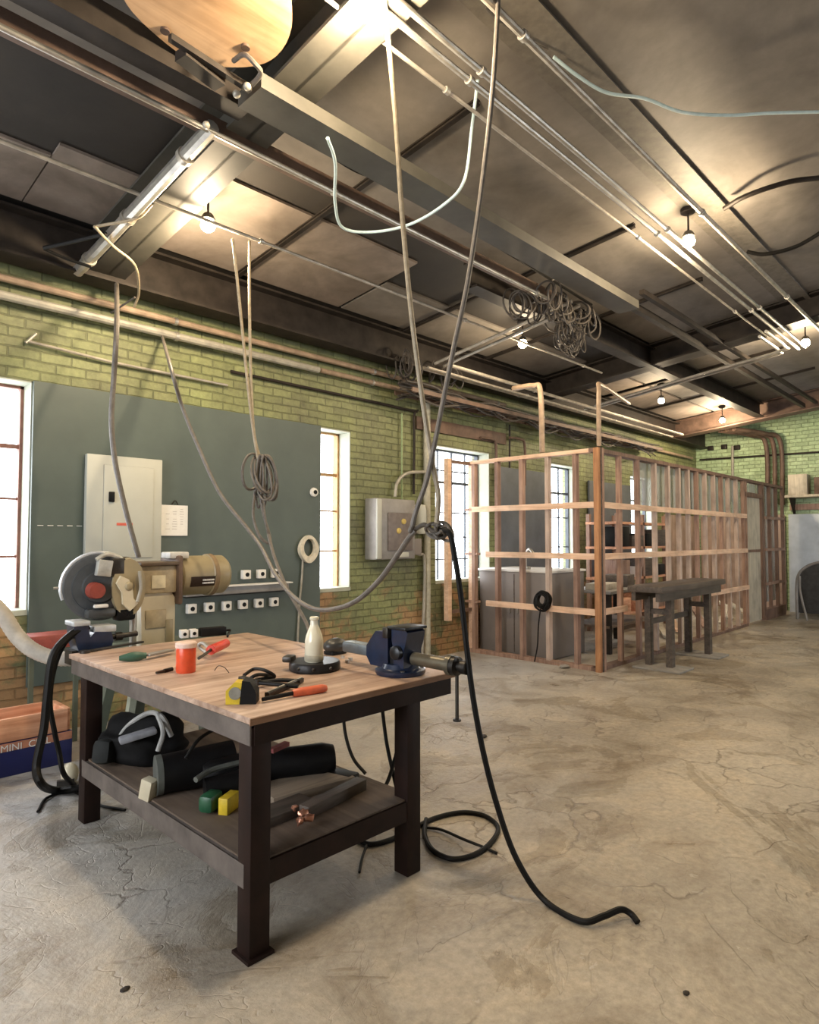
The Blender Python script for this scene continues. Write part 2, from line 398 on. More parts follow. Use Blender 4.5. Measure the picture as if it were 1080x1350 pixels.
def thing(name, label, cat, loc=(0, 0, 0), group=None):
    o = bpy.data.objects.new(name, None); COL.objects.link(o); o.location = loc; o.empty_display_size = .1
    o['_o'] = tuple(loc); o['label'] = label; o['category'] = cat
    if group: o['group'] = group
    return o
def tag(o, label, cat, group=None, kind=None):
    o['label'] = label; o['category'] = cat
    if group: o['group'] = group
    if kind: o['kind'] = kind
    return o
def struct(o): o['kind'] = 'structure'; return o
def dup(root, loc, label, group=None):
    r = root.copy(); COL.objects.link(r); r.location = loc; r['label'] = label
    if group: r['group'] = group
    for ch in list(root.children):
        c = ch.copy(); COL.objects.link(c); c.parent = r
        for g in list(ch.children):
            d = g.copy(); COL.objects.link(d); d.parent = c
    return r
def text(s, size, mat, parent, loc, rot, name='lettering', ext=.001):
    cu = bpy.data.curves.new(name, 'FONT'); cu.body = s; cu.size = size; cu.extrude = ext; cu.align_x = 'CENTER'; cu.align_y = 'CENTER'
    tmp = bpy.data.objects.new('tmp', cu); COL.objects.link(tmp)
    dg = bpy.context.evaluated_depsgraph_get(); dg.update()
    me = bpy.data.meshes.new_from_object(tmp.evaluated_get(dg)); bpy.data.objects.remove(tmp)
    mm = Matrix.Translation(Vector(loc)-Vector(parent['_o'])) @ Euler(rot).to_matrix().to_4x4()
    me.transform(mm); me.materials.clear(); me.materials.append(mat)
    o = bpy.data.objects.new(name, me); COL.objects.link(o); o.parent = parent; return o

# ================================================================== THE SHELL
XA, XB, YA, YB = -3.5, 15.2, -5.0, 5.5
struct(MB().box(((XA+XB)/2, (YA+YB)/2+.15, -.1), (XB-XA+.6, YB-YA+.9, .2)).build('floor', FLOOR, smooth=False))
def cslab(x0, x1, y0, y1, z0, th, name, mat):
    m = MB(); P = []
    for z in (0, th):
        for x, y in ((x0, y0), (x1, y0), (x1, y1), (x0, y1)): P.append(m.bm.verts.new((x, y, RZ(y, z0)+z)))
    for f in ((3, 2, 1, 0), (4, 5, 6, 7), (0, 1, 5, 4), (1, 2, 6, 5), (2, 3, 7, 6), (3, 0, 4, 7)): m.bm.faces.new([P[i] for i in f])
    return m.build(name, mat, smooth=False)
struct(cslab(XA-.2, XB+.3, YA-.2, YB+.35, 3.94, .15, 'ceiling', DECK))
# ceiling boards under the dark deck (gap left between y 3.8 and 4.5 where the deck is bare)
nt_ = [0]
def trim(o):
    nt_[0] += 1; o.name = 'trim_%d' % nt_[0]; o.data.name = o.name; return struct(o)
trim(cslab(1.34, 1.95, 4.42, 5.2, 3.915, .02, 't', PANEL2)); trim(cslab(XA, 1.33, 4.56, 5.2, 3.915, .02, 't', PANEL2))
for x0, x1, ya, mt in ((2.2, 4.3, 4.05, PANEL2), (4.34, 8.3, 4.5, PANEL), (8.7, 13.3, 4.5, PANEL2)): trim(cslab(x0, x1, ya, 5.2, 3.915, .02, 't', mt))
for x0, x1, mt in ((XA, 8.36, PANEL), (8.64, 13.34, PANEL)): trim(cslab(x0, x1, YA, 3.60 if x1 < 8.5 else 4.45, 3.915, .02, 't', mt))
# window wall
def wall_y(y0, y1, wins, z0w, z1w, name, mat, ztop, x0=XA-.2, x1=XB+.2):
    m = MB(); yc, t = (y0+y1)/2, y1-y0
    m.box(((x0+x1)/2, yc, z0w/2), (x1-x0, t, z0w)); m.box(((x0+x1)/2, yc, (z1w+ztop)/2), (x1-x0, t, ztop-z1w))
    e = x0
    for a, b in list(wins)+[(x1, None)]:
        m.box(((e+a)/2, yc, (z0w+z1w)/2), (a-e, t, z1w-z0w)); e = b
    return struct(m.build(name, mat, smooth=False))
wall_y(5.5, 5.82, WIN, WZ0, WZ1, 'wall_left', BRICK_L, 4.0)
wall_y(-5.3, -5.0, OPEN_R, .6, 3.4, 'wall_right', PLAIN, 5.25)
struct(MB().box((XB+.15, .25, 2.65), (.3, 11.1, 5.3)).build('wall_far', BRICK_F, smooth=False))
m = MB(); m.box((XA-.15, -2.4, 2.6), (.3, 5.8, 5.2)); m.box((XA-.15, 5.15, 2.2), (.3, 1.3, 4.4)); m.box((XA-.15, 2.5, 4.3), (.3, 4.0, 1.0)); m.box((XA-.15, 2.5, .55), (.3, 4.0, 1.1))  # opening in this unseen wall is shaped for the light on the bench
struct(m.build('wall_back', PLAIN, smooth=False))
# windows of the brick wall
def window(i, a, b, fm, rows, cols):
    z0, z1 = WZ0, WZ1; yg = 5.72
    m = MB(); w = .035
    for x in (a+w/2, b-w/2): m.box((x, yg, (z0+z1)/2), (w, .06, z1-z0))
    for z in (z0+w/2, z1-w/2): m.box(((a+b)/2, yg, z), (b-a, .06, w))
    for k in range(1, cols): m.box((a+(b-a)*k/cols, yg, (z0+z1)/2), (.016, .03, z1-z0))
    for r, z in enumerate(rows): m.box(((a+b)/2, yg, z), (b-a, .03, .035 if r == 0 else .018))
    o = struct(m.build('window_%d' % i, fm, smooth=False))
    MB().box(((a+b)/2, yg+.01, (z0+z1)/2), (b-a-.02, .006, z1-z0-.02)).build('pane', GLASS, o)
    m = MB(); t = .012
    m.box((b-t/2, 5.6, (z0+z1)/2), (t, .19, z1-z0)); m.box((a+t/2, 5.6, (z0+z1)/2), (t, .19, z1-z0))
    m.box(((a+b)/2, 5.6, z1-t/2), (b-a, .19, t)); m.box(((a+b)/2, 5.6, z0+.02), (b-a, .21, .04))
    m.build('window_reveal', WF_PALE, o, smooth=False)
window(1, *WIN[0], WF_RD, (2.22, 1.81, 1.36), 3)
window(2, *WIN[1], WF_OR, (2.22, 1.81, 1.36), 3)
window(3, *WIN[2], WF_DK, (2.26, 2.42, 1.85, 1.52, 1.22), 4)
window(4, *WIN[3], WF_DK, (2.26, 1.85, 1.36), 3)
window(5, *WIN[4], WF_DK, (2.26, 1.85, 1.36), 3)
for k, (a, b) in enumerate(OPEN_R):       # unseen right-wall window, added to light the far right floor
    m = MB()
    for q in range(6): m.box((a+(b-a)*q/5, -5.15, 2.0), (.05, .05, 2.8))
    for q in range(5): m.box(((a+b)/2, -5.15, .6+2.8*q/4), (b-a, .05, .05))
    o = struct(m.build('window_%d' % (6+k), WF_DK, smooth=False))
# lintels / painted plaster over the bricks
trim(MB().box((6.75, 5.487, 2.95), (1.9, .026, .16)).build('t', STEEL_BR, smooth=False))

# roof steelwork: cross beams run towards the window wall and follow the roof slope
def xbeam(x, y0, y1, z0, w, h, mat, fl=.02):
    m = MB()
    for a, b, ww in ((0, fl, w), (h-fl, h, w), (0, h, fl)):
        P = []
        for zz in (a, b):
            for xx, yy in ((x-ww/2, y0), (x+ww/2, y0), (x+ww/2, y1), (x-ww/2, y1)): P.append(m.bm.verts.new((xx, yy, RZ(yy, z0)+zz)))
        for f in ((3, 2, 1, 0), (4, 5, 6, 7), (0, 1, 5, 4), (1, 2, 6, 5), (2, 3, 7, 6), (3, 0, 4, 7)): m.bm.faces.new([P[i] for i in f])
    return trim(m.build('t', mat, smooth=False))
def ybeam(y, x0, x1, z0, w, h, mat, solid=False):
    m = MB(); z = RZ(y, z0)
    if solid: m.box(((x0+x1)/2, y, z+h/2), (x1-x0, w, h))
    else:
        m.box(((x0+x1)/2, y, z+.01), (x1-x0, w, .02)).box(((x0+x1)/2, y, z+h-.01), (x1-x0, w, .02)).box(((x0+x1)/2, y, z+h/2), (x1-x0, .02, h))
    return trim(m.build('t', mat, smooth=False))
xbeam(1.98, YA, 5.45, 3.60, .27, .31, STEEL_GG); xbeam(8.5, YA, 5.45, 3.62, .26, .29, STEEL_DK); xbeam(13.5, YA, 5.45, 3.57, .3, .34, STEEL_BR)
for x in (3.1, 5.3, 6.9, 10.2, 11.8): xbeam(x, 2.4, 5.3, 3.88, .04, .035, STEEL_DK, .01)
ybeam(5.3, XA, XB, 3.52, .22, .36, STEEL_DK); ybeam(3.66, 4.6, 13.4, 3.62, .16, .26, STEEL_DK)
ybeam(2.84, 1.75, 6.1, 3.50, .22, .08, STEEL_GG, True); ybeam(3.04, XA, 1.84, 3.56, .12, .14, STEEL_DK, True)
ybeam(3.27, XA, 5.4, 3.55, .07, .09, STEEL_BR, True); ybeam(2.7, 6.1, 13.3, 3.62, .05, .05, STEEL_DK, True); ybeam(2.9, 6.1, 13.3, 3.6, .06, .07, STEEL_DK, True)
ybeam(1.9, XA, 9.3, 3.90, .3, .012, M('shadow_strip', (.13, .115, .095), .7), True)  # thin darker strip standing in for shade beside the conduit pair

# ------------------------------------------------------------------ conduits and pipes
def pipe(pts, r, mat, label, name='ceiling_conduit', cat='pipe', sub=1, group=None, clips=None):
    o = MB().tube(pts, r, 10, sub).build(name, mat); tag(o, label, cat, group)
    if clips:
        for p in clips:
            MB().lathe([(r+.001, 0), (r+.008, 0), (r+.008, .03), (r+.001, .03)], p, (1, 0, 0), 14).build('pipe_clip', ZINC, o)
    return o
def run(y, z0, x0, x1, r, mat, label, **k):
    z = RZ(y, z0); return pipe([(x0, y, z), (x1, y, z)], r, mat, label, clips=[(x, y, z) for x in (2.6, 5.0, 7.4, 10.) if x0 < x < x1], **k)
run(3.21, 3.52, XA, 5.2, .016, ZINC, 'bright thin conduit on the brown rail beside the near end of the silver cross pipe')
run(4.06, 3.56, XA, 7.9, .013, COND, 'thin conduit passing the lamp above the coiled cable')
run(5.42, 3.42, XA, 7.6, .028, COND_TAN, 'tan pipe under the roof edge, upper of the two along the window wall')
run(5.40, 3.28, XA, 4.2, .034, SILVER, 'thick silver pipe high on the green brick wall above the grey-green board')
run(5.44, 3.30, 4.25, 14.8, .028, COND_TAN, 'brown pipe running high on the brick wall above the stud room')
run(2.00, 3.58, XA, 9.35, .017, ZINC, 'left one of the bright conduit pair leading to the brightest ceiling lamp')
run(2.08, 3.58, XA, 9.35, .017, ZINC, 'right one of the bright conduit pair leading to the brightest ceiling lamp')
run(1.74, 3.60, XA, 13.0, .019, COND, 'single conduit nearest the right edge of the ceiling')
run(2.24, 3.62, XA, 8.6, .011, COND, 'thin conduit left of the bright conduit pair')
run(4.80, 3.44, 5.6, 12.6, .022, COND, 'bright conduit above the stud room, nearer the lamps')
run(4.92, 3.40, 5.4, 12.4, .016, COND, 'bright thin conduit above the stud room, nearer the brick wall')
run(5.05, 3.44, 5.4, 12.2, .024, COND, 'dull conduit above the stud room beside the cable tray')
z = 3.52
p = pipe([(1.74, 3.2, RZ(3.2, 3.54)), (1.74, 5.25, RZ(5.25, 3.54))], .042, ZINC, 'thick silver cross pipe hung under the near roof beam', name='cross_pipe')
for y in (3.5, 4.3, 5.0): MB().lathe([(.043, 0), (.052, 0), (.052, .035), (.043, .035)], (1.74, y, RZ(y, 3.54)), (0, 1, -SL), 18).build('pipe_clip', COND, p)
for k, x in enumerate((9.1, 9.22)):
    y1 = 2.15+.1*k
    pipe([(x-.9, y1, RZ(y1, 3.56)), (x-.1, y1, RZ(y1, 3.56)), (x, y1+.12, RZ(y1+.12, 3.54)), (x, 3.5, RZ(3.5, 3.52)), (x-.05, 4.95, RZ(4.95, 3.46))], .02, ZINC,
         'bright conduit turning across the roof in front of the far lamps' + (', near one' if k == 0 else ', far one'), sub=4, name='cross_conduit')
for k, x in enumerate((5.45, 5.6)):
    pipe([(x, 3.1, RZ(3.1, 3.52)), (x+.05, 4.9, RZ(4.9, 3.46))], .018, COND, 'cross conduit from the cable tangle to the window wall' + (', near one' if k == 0 else ', far one'), name='cross_conduit')
# wall conduits
pipe([G(34, 452, y=5.46), G(48, 440, y=5.46), G(38, 450, y=5.46), G(150, 478, y=5.46), G(300, 508, y=5.46)], .012, COND, 'thin bent conduit on the green brick above the leftmost window', name='wall_conduit')
pipe([(3.2, 5.47, 3.1), (5.6, 5.47, 3.08), (5.74, 5.47, 3.0), (5.74, 5.47, 2.05)], .016, STEEL_DK, 'dark conduit running along the brick and down to the fuse box', name='wall_conduit', sub=4)
pipe([(5.52, 5.46, 3.02), (5.52, 5.46, 1.95)], .011, M('green_painted_conduit', (.25, .33, .16), .5), 'thin green conduit dropping into the fuse box', name='wall_conduit')
pipe([G(521, 655, y=5.42), G(524, 636, y=5.42), G(537, 624, y=5.42), G(560, 622, y=5.44)], .020, SILVER, 'pale curved conduit leaving the top of the fuse box', name='wall_conduit', sub=6)
pipe([G(536, 729, y=5.42), G(552, 731, y=5.42), G(560, 745, y=5.42), (5.83, 5.42, .05)], .018, SILVER, 'pale conduit from the fuse box down to the floor', name='wall_conduit', sub=6)
pipe([(5.95, 5.44, 3.2), (5.95, 5.44, 0)], .045, M('beige_pipe', (.40, .38, .30), .5), 'beige vertical pipe beside the third window', name='drain_pipe')
for px in (652, 690):
    pipe([G(px-18, 577, y=5.45), G(px-4, 579, y=5.45), G(px+2, 588, y=5.45), G(px+2, 640, y=5.45)], .02, STEEL_BR, 'brown conduit curving down the brick ' + ('just right of the third window' if px < 670 else 'above the taupe cabinet'), name='wall_conduit', sub=5)
pipe([G(672, 560, y=5.46), G(672, 650, y=5.46)], .014, STEEL_DK, 'straight dark conduit between the two curved ones on the brick', name='wall_conduit')
pipe([(6.80, 4.72, 3.42), (6.78, 4.40, 3.40), (6.76, 4.29, 3.30), (6.76, 4.27, 2.55)], .034, COND_TAN, 'thick tan pipe dropping onto the short stud wall', name='drop_pipe', sub=6)
pipe([(9.0, 4.2, RZ(4.2, 3.35)), (7.2, 3.7, 3.36), (6.85, 3.56, 3.2), (6.8, 3.54, 2.56)], .026, COND_TAN, 'bent pipe coming down at the corner of the stud room', name='drop_pipe', sub=6)
fp = [(15.08, 3.72), (15.08, 3.86), (15.08, 4.0)]
for k, (x, y) in enumerate(fp):
    pipe([(13.9, y+.55, 3.72), (14.7, y+.2, 3.68), (15.05, y, 3.5), (x, y, 2.2)], .045, STEEL_BR, 'rusty pipe bending down the far green wall, ' + ('right', 'middle', 'left')[k] + ' of three', name='far_pipe', sub=6)
pipe([(15.15, 5.4, 3.3), (15.15, 1.0, 3.22)], .02, STEEL_DK, 'thin horizontal conduit along the far green wall', name='wall_conduit')
pipe([G(966, 588, x=15.15), G(966, 660, x=15.15)], .03, SILVER, 'short pale upright conduit on the far green wall', name='wall_conduit')
for k, (px, py) in enumerate(((937, 591), (955, 589), (972, 590))):
    tag(MB().box(G(px, py, x=15.16), (.08, .12, .1), bev=.01).build('junction_box', STEEL_DK), 'small dark box on the far green wall, ' + ('left', 'middle', 'right')[k] + ' of the row', 'junction box')

# ------------------------------------------------------------------ ceiling lamps
def make_lamp(x, y, label):
    zc = RZ(y, 3.915); t = thing('ceiling_lamp', label, 'lamp', (x, y, zc), 'bare bulb lamps under the roof')
    MB().lathe([(.055, 0), (.06, -.005), (.06, -.035), (.045, -.045), (.0, -.045)], (x, y, zc), (0, 0, 1), 24).build('junction_plate', STEEL_DK, t)
    MB().cyl((x, y, zc-.04), (x, y, zc-.2), .008, seg=10).build('stem', STEEL_DK, t)
    MB().lathe([(0, -.20), (.03, -.2), (.038, -.21), (.052, -.24), (.050, -.245), (.03, -.235), (.0, -.235)], (x, y, zc), (0, 0, 1), 32).build('lamp_shade', STEEL_GG, t)
    MB().lathe([(0, -.232), (.026, -.235), (.04, -.25), (.05, -.27), (.053, -.288), (.046, -.31), (.028, -.325), (0, -.33)], (x, y, zc), (0, 0, 1), 24).build('bulb', GLOW, t)
    return t
LAMPS = [(2.27, 4.22, 'bare lamp hanging above the coiled cable, nearest the window wall', 100), (6.25, 4.2, 'bare lamp under the roof left of the cable tangle', 42), (10.4, 4.3, 'bare lamp above the middle of the stud room', 45),
         (13.0, 4.2, 'farthest bare lamp, against the far green wall', 110), (1.92, 2.06, 'bare lamp at the top where the twin hanging cables start', 170), (5.45, 2.0, 'brightest bare lamp at the right on the conduit pair', 110),
         (9.35, 2.0, 'bare lamp at the right edge near the far brown beam', 100)]
l0 = None
for x, y, lb, pw in LAMPS:
    if l0 is None: l0 = make_lamp(x, y, lb)
    else: dup(l0, (x, y, RZ(y, 3.915)), lb)
    ld = bpy.data.lights.new('bulb_light', 'POINT'); ld.energy = pw; ld.color = (1, .79, .52); ld.shadow_soft_size = .06
    lo = bpy.data.objects.new('bulb_light', ld); COL.objects.link(lo); lo.location = (x, y, RZ(y, 3.915)-.44)

# ------------------------------------------------------------------ round plywood disc and fittings overhead
cx, cy = 1.40, 2.60; zc = RZ(cy, 3.62)
t = thing('plywood_disc', 'big round tan plywood disc hung under the ceiling at the top left', 'disc', (cx, cy, zc))
pts = [(.385*math.cos(a)*(1+.03*math.sin(3*a)), .345*math.sin(a)*(1+.03*math.cos(5*a))) for a in [2*PI*k/48 for k in range(48)]]
MB().prism(pts, .05, (cx, cy, zc), (1, 0, 0), (0, 1, -SL)).build('disc_board', TANPLY, t)
for a in (.6, 2.6, 4.6): MB().cyl((cx+.3*math.cos(a), cy+.3*math.sin(a), zc+.05), (cx+.3*math.cos(a), cy+.3*math.sin(a), RZ(cy, 3.9)), .01, seg=8).build('hanger_rod', STEEL_DK, t)
for a, r in ((.4, .26), (1.9, .28), (5.2, .27), (3.4, .16)): MB().lathe([(0, 0), (.022, 0), (.022, .012), (0, .012)], (cx+r*math.cos(a), cy+r*math.sin(a), zc-.012+SL*-r*math.sin(a)), (0, 0, 1), 12).build('bolt', STEEL_BR, t)
t = thing('beam_bracket', 'dark steel bracket with bolts where the rails meet the near roof beam', 'bracket', tuple(R(265, 110, 3.52)))
a = R(238, 70, 3.5); b = R(290, 110, 3.5); MB().bar(a, b, .08, .05).build('bracket_plate', STEEL_DK, t)
MB().bar(R(224, 34+15, 3.5), R(330, 118, 3.5), .03, .03).build('bracket_rail', STEEL_DK, t)
for px, py in ((312, 124), (326, 114), (272, 165)): MB().ball(R(px, py, 3.48), .02).build('bolt', SILVER, t)
tag(MB().tube([R(308, 80, 3.6), R(322, 72, 3.55), R(336, 84, 3.5), R(344, 96, 3.5), R(334, 110, 3.5), R(326, 116, 3.5)], .012, 8).build('lamp_cable', CABLE_GR), 'short curled grey cable beside the plywood disc', 'cable')

def cable(pts, r, mat, label, name='hanging_cable', cat='cable', sub=8, parent=None, **k):
    o = MB().tube(pts, r, 9, sub).build(name, mat, parent)
    if parent is None: tag(o, label, cat, **k)
    return o
cable([R(110, -20, 3.7), R(150, 30, 3.7), R(200, 75, 3.7), R(262, 118, 3.6)], .03, STEEL_DK, 'thick dark hose crossing the ceiling left of the plywood disc', 'ceiling_hose', 'hose')
cable([R(730, 75, 3.85), R(762, 100, 3.8), R(800, 122, 3.78), R(850, 130, 3.8), R(900, 148, 3.78), R(960, 152, 3.8), R(1020, 149, 3.78), R(1110, 147, 3.8)], .010, CABLE_BL, 'pale blue cable looping over the ceiling at the top right', 'blue_cable')
cable([R(722, 66, 3.85), R(700, 56, 3.86), R(660, 30, 3.88), R(640, 10, 3.88)], .008, CABLE_GR, 'short grey cable joining the pale blue one at the conduit', 'ceiling_cable')
cable([R(432, 182, 3.46), R(442, 215, 3.46), R(442, 268, 3.44), R(452, 300, 3.42), R(490, 306, 3.42), R(540, 296, 3.42), R(585, 270, 3.42), R(612, 238, 3.45), R(622, 170, 3.7), R(630, 105, 3.85)], .010, CABLE_BL, 'pale blue cable sagging under the green-grey girder', 'blue_cable')
cable([R(365, 138, 3.7), R(410, 168, 3.7), R(460, 205, 3.68), R(520, 222, 3.7), R(580, 262, 3.7), R(650, 305, 3.7), R(735, 365, 3.7), R(800, 400, 3.66)], .014, RUBBER, 'upper dark cable strung along the roof beside the girder', 'ceiling_cable')
cable([R(362, 152, 3.7), R(410, 185, 3.66), R(470, 225, 3.66), R(530, 245, 3.7), R(600, 290, 3.7), R(700, 352, 3.7), R(780, 402, 3.66)], .014, RUBBER, 'lower dark cable strung along the roof beside the girder', 'ceiling_cable')
cable([R(440, 62, 3.85), R(418, 88, 3.8), R(410, 110, 3.75), R(400, 160, 3.65), R(388, 172, 3.6)], .011, CABLE_GR, 'grey cable dropping from the top lamp to the girder', 'ceiling_cable')
cable([R(500, 40, 3.9), R(470, 52, 3.88), R(440, 65, 3.86), R(416, 88, 3.84)], .008, CABLE_GR, 'thin grey lead on the ceiling beside the top lamp', 'ceiling_cable')
cable([R(320, 215, 3.85), R(300, 240, 3.8), R(270, 262, 3.78), R(240, 271, 3.7), R(208, 272, 3.7)], .008, CABLE_TAN, 'pale lead curving above the lamp by the silver pipe', 'ceiling_cable')
cable([R(200, 270, 3.6), R(180, 288, 3.5), R(130, 298, 3.5), R(128, 302, 3.48), R(150, 325, 3.48), R(178, 350, 3.45), R(183, 385, 3.42), R(177, 405, 3.36)], .010, CABLE_TAN, 'pale cable looped round the silver cross pipe', 'ceiling_cable')
cable([R(58, 327, 3.5), R(90, 320, 3.5), R(140, 308, 3.5)], .014, RUBBER, 'dark bent lead left of the silver cross pipe, upper arm', 'ceiling_cable')
cable([R(58, 328, 3.5), R(85, 340, 3.48), R(120, 352, 3.45)], .011, RUBBER, 'dark bent lead left of the silver cross pipe, lower arm', 'ceiling_cable')
cable([R(178, 392, 3.42), R(150, 410, 3.4), R(125, 425, 3.35), R(85, 450, 3.3), R(66, 463, 3.25)], .008, CABLE_GR, 'thin grey lead slanting over the silver wall pipe', 'ceiling_cable')
cable([R(1090, 234, 3.8), R(1040, 240, 3.8), R(985, 258, 3.8), R(955, 275, 3.82)], .02, STEEL_DK, 'added dark tube tracing a faint curved mark on the ceiling at the right edge', 'ceiling_hose', 'hose')  # this tube and the next are added for a faint dark oval on the ceiling
cable([R(1090, 302, 3.75), R(1050, 325, 3.75), R(1010, 335, 3.75), R(985, 332, 3.8)], .018, RUBBER, 'added black tube tracing the lower curve of the faint mark at the right edge near the brightest lamp', 'ceiling_cable')
# tangles
def tangle(c, size, n, r, label, drop=1.0, seed=1):
    rnd = random.Random(seed); m = MB(); c = Vector(c)
    for k in range(n):
        q = c+Vector((rnd.uniform(-1, 1)*size[0], rnd.uniform(-1, 1)*size[1], rnd.uniform(-1, .6)*size[2]))
        ra, rb = rnd.uniform(.5, 1)*size[3], rnd.uniform(.7, 1.2)*size[3]*drop; th = rnd.uniform(0, PI); tl = rnd.uniform(-.5, .5)
        pts = [q+Vector((math.cos(th)*ra*math.cos(a), math.sin(th)*ra*math.cos(a)+tl*.1*math.sin(a), rb*math.sin(a))) for a in [2*PI*i/7 for i in range(7)]]
        m.tube(pts, r, 6, 5, closed=True)
    return tag(m.build('cable_tangle', CABLE_DK), label, 'cables', kind='stuff')
tangle(R(735, 412, 3.5), (.55, .22, .06, .12), 34, .009, 'tangle of loose cables lying where the girder ends', 1, 3)
tangle(R(752, 440, 3.45), (.16, .08, .10, .13), 15, .007, 'coils of cable hanging below the girder end', 1.5, 5)
tangle(R(560, 488, 3.5), (.5, .15, .05, .11), 18, .009, 'dark cable coils tucked under the roof behind the twin hanging cables', 1.2, 8)
t = thing('cable_tray', 'long cable tray crowded with cables along the brick wall above the stud room', 'cable tray', (8.5, 5.2, 3.2))
m = MB()
for y in (5.08, 5.36): m.box((8.8, y, 3.22), (7.0, .02, .05))
for k in range(24): m.box((5.4+.295*k, 5.22, 3.205), (.03, .28, .015))
m.build('tray_ladder', STEEL_BR, t)
rnd = random.Random(4); m = MB()
for k in range(16):
    y0 = rnd.uniform(5.1, 5.34); z0 = rnd.uniform(3.22, 3.32); pts = []
    for q in range(15):
        s_ = rnd.random() < .22
        pts.append((5.3+.5*q, y0+rnd.uniform(-.04, .04), z0+rnd.uniform(-.02, .03)-(.16*rnd.random() if s_ else 0)))
    m.tube(pts, rnd.uniform(.008, .016), 6, 4)
o = m.build('tray_cables', CABLE_DK, t); o['kind'] = 'stuff'
# drop rods at the left near the window wall
for px, a, b in ((155, 375, 455), (198, 385, 462)):
    pass

# ================================================================== BACKING BOARD AND WALL FITTINGS
t = thing('backing_board', 'tall grey-green board covering the brick between the leftmost and second windows', 'wall board', (2.9, 5.48, .38))
MB().box((2.90, 5.478, 1.545), (2.77, .03, 2.33)).build('board_sheet', BOARDGG, t)
m = MB()
for k in range(5): m.cyl((1.56+.07*k, 5.458, 1.60), (1.60+.07*k, 5.458, 1.60), .003, seg=6)
m.build('chalk_dashes', WHITE, t)
t = thing('breaker_panel', 'pale grey electrical breaker panel mounted on the grey-green board', 'electrical panel', (2.2, 5.46, 1.28))
MB().box((2.2, 5.43, 1.735), (.62, .055, .89), bev=.006).build('panel_case', PALEGREY, t)
m = MB(); dx0, dx1, dz0, dz1 = 2.02, 2.43, 1.34, 2.10
d = m.box(((dx0+dx1)/2, 5.398, (dz0+dz1)/2), (dx1-dx0, .012, dz1-dz0), bev=.003).build('door', PALEGREY, t)
m = MB()
for x in (dx0, dx1): m.box((x, 5.401, (dz0+dz1)/2), (.004, .004, dz1-dz0))
for z in (dz0, dz1): m.box(((dx0+dx1)/2, 5.401, z), (dx1-dx0, .004, .004))
m.build('door_seam', GREYBOX, d)
MB().box((2.08, 5.385, 1.84), (.045, .02, .085), bev=.006).build('latch', BLACK, d)
MB().box((2.19, 5.391, 1.618), (.13, .003, .022)).build('red_label', M('red_label_print', (.6, .12, .08), .6), d)
t = thing('paper_sheet', 'white paper list hanging on a clip right of the breaker panel', 'paper', (2.65, 5.455, 1.5))
o = MB().box((2.65, 5.452, 1.66), (.245, .004, .27)).build('sheet', PAPER, t)
rnd = random.Random(2); m = MB()
for k in range(9):
    for q in range(3):
        if rnd.random() < .8: m.box((2.585+.065*q, 5.449, 1.76-.022*k), (.045*rnd.uniform(.5, 1), .001, .005))
m.build('print', M('grey_print', (.5, .48, .47), .8), o)
MB().tube([(2.62, 5.45, 1.80), (2.65, 5.445, 1.835), (2.68, 5.45, 1.80)], .005, 6).build('clip', STEEL_DK, t)
# sockets
def socket(x, z, label):
    t = thing('wall_socket', label, 'socket', (x, 5.46, z), 'square sockets on the grey-green board')
    MB().box((x, 5.435, z), (.085, .055, .085), bev=.006).build('faceplate', WHITE, t)
    MB().lathe([(0, 0), (.02, 0), (.02, .006), (0, .006)], (x, 5.409, z), (0, -1, 0), 20).build('socket_hole', BLACK, t)
    return t
s0 = socket(3.365, 1.155, 'white square socket on the upper row, next to the machine motor')
ups = ['white square socket in the middle of the upper row', 'white square socket at the right end of the upper row']
for x, l in zip((3.535, 3.70), ups): dup(s0, (x, 5.46, 1.155), l)
lows = ['first', 'second', 'third', 'fourth', 'fifth', 'sixth']
for k, l in enumerate(lows): dup(s0, (2.81+.175*k, 5.46, .872), 'white square socket below the trunking, %s from the left' % l)
t = thing('cable_trunking', 'pale grey trunking between the two rows of sockets', 'trunking', (3.3, 5.46, .98))
MB().box((3.28, 5.42, 1.02), (1.1, .08, .075), bev=.005).build('trunking_body', GREYBOX, t); MB().box((3.28, 5.38, 1.062), (1.12, .10, .012)).build('trunking_lid', WHITE, t)
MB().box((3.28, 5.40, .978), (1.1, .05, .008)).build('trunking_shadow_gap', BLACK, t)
t = thing('cable_gland', 'small round white gland at the right edge of the grey-green board', 'gland', (4.19, 5.46, 1.99))
MB().lathe([(.018, 0), (.05, 0), (.045, .02), (.018, .03)], (4.19, 5.46, 1.99), (0, -1, 0), 20).build('ring', WHITE, t); MB().cyl((4.19, 5.458, 1.99), (4.19, 5.424, 1.99), .022, seg=16).build('bore', BLACK, t)
t = thing('cord_ring', 'cream oval ring with a cord hanging from it near the second window', 'ring', (4.10, 5.46, 1.27))
m = MB(); cz = 1.40; R1, R2 = [], []
for k in range(32):
    a = 2*PI*k/32; R1.append(((.105+.015*math.cos(2*a))*math.cos(a), .145*math.sin(a)-.01)); R2.append((.075*math.cos(a), .092*math.sin(a)+.005))
A = [m.bm.verts.new((4.10+x, 5.40, cz+z)) for x, z in R1]; B = [m.bm.verts.new((4.10+x, 5.40, cz+z)) for x, z in R2]
A2 = [m.bm.verts.new((4.10+x, 5.45, cz+z)) for x, z in R1]; B2 = [m.bm.verts.new((4.10+x, 5.45, cz+z)) for x, z in R2]
for k in range(32):
    j = (k+1) % 32
    for f in ((A[k], A[j], B[j], B[k]), (A2[j], A2[k], B2[k], B2[j]), (A[j], A[k], A2[k], A2[j]), (B[k], B[j], B2[j], B2[k])): m.bm.faces.new(f)
m.build('ring', M('cream_ring', (.62, .57, .46), .5), t)
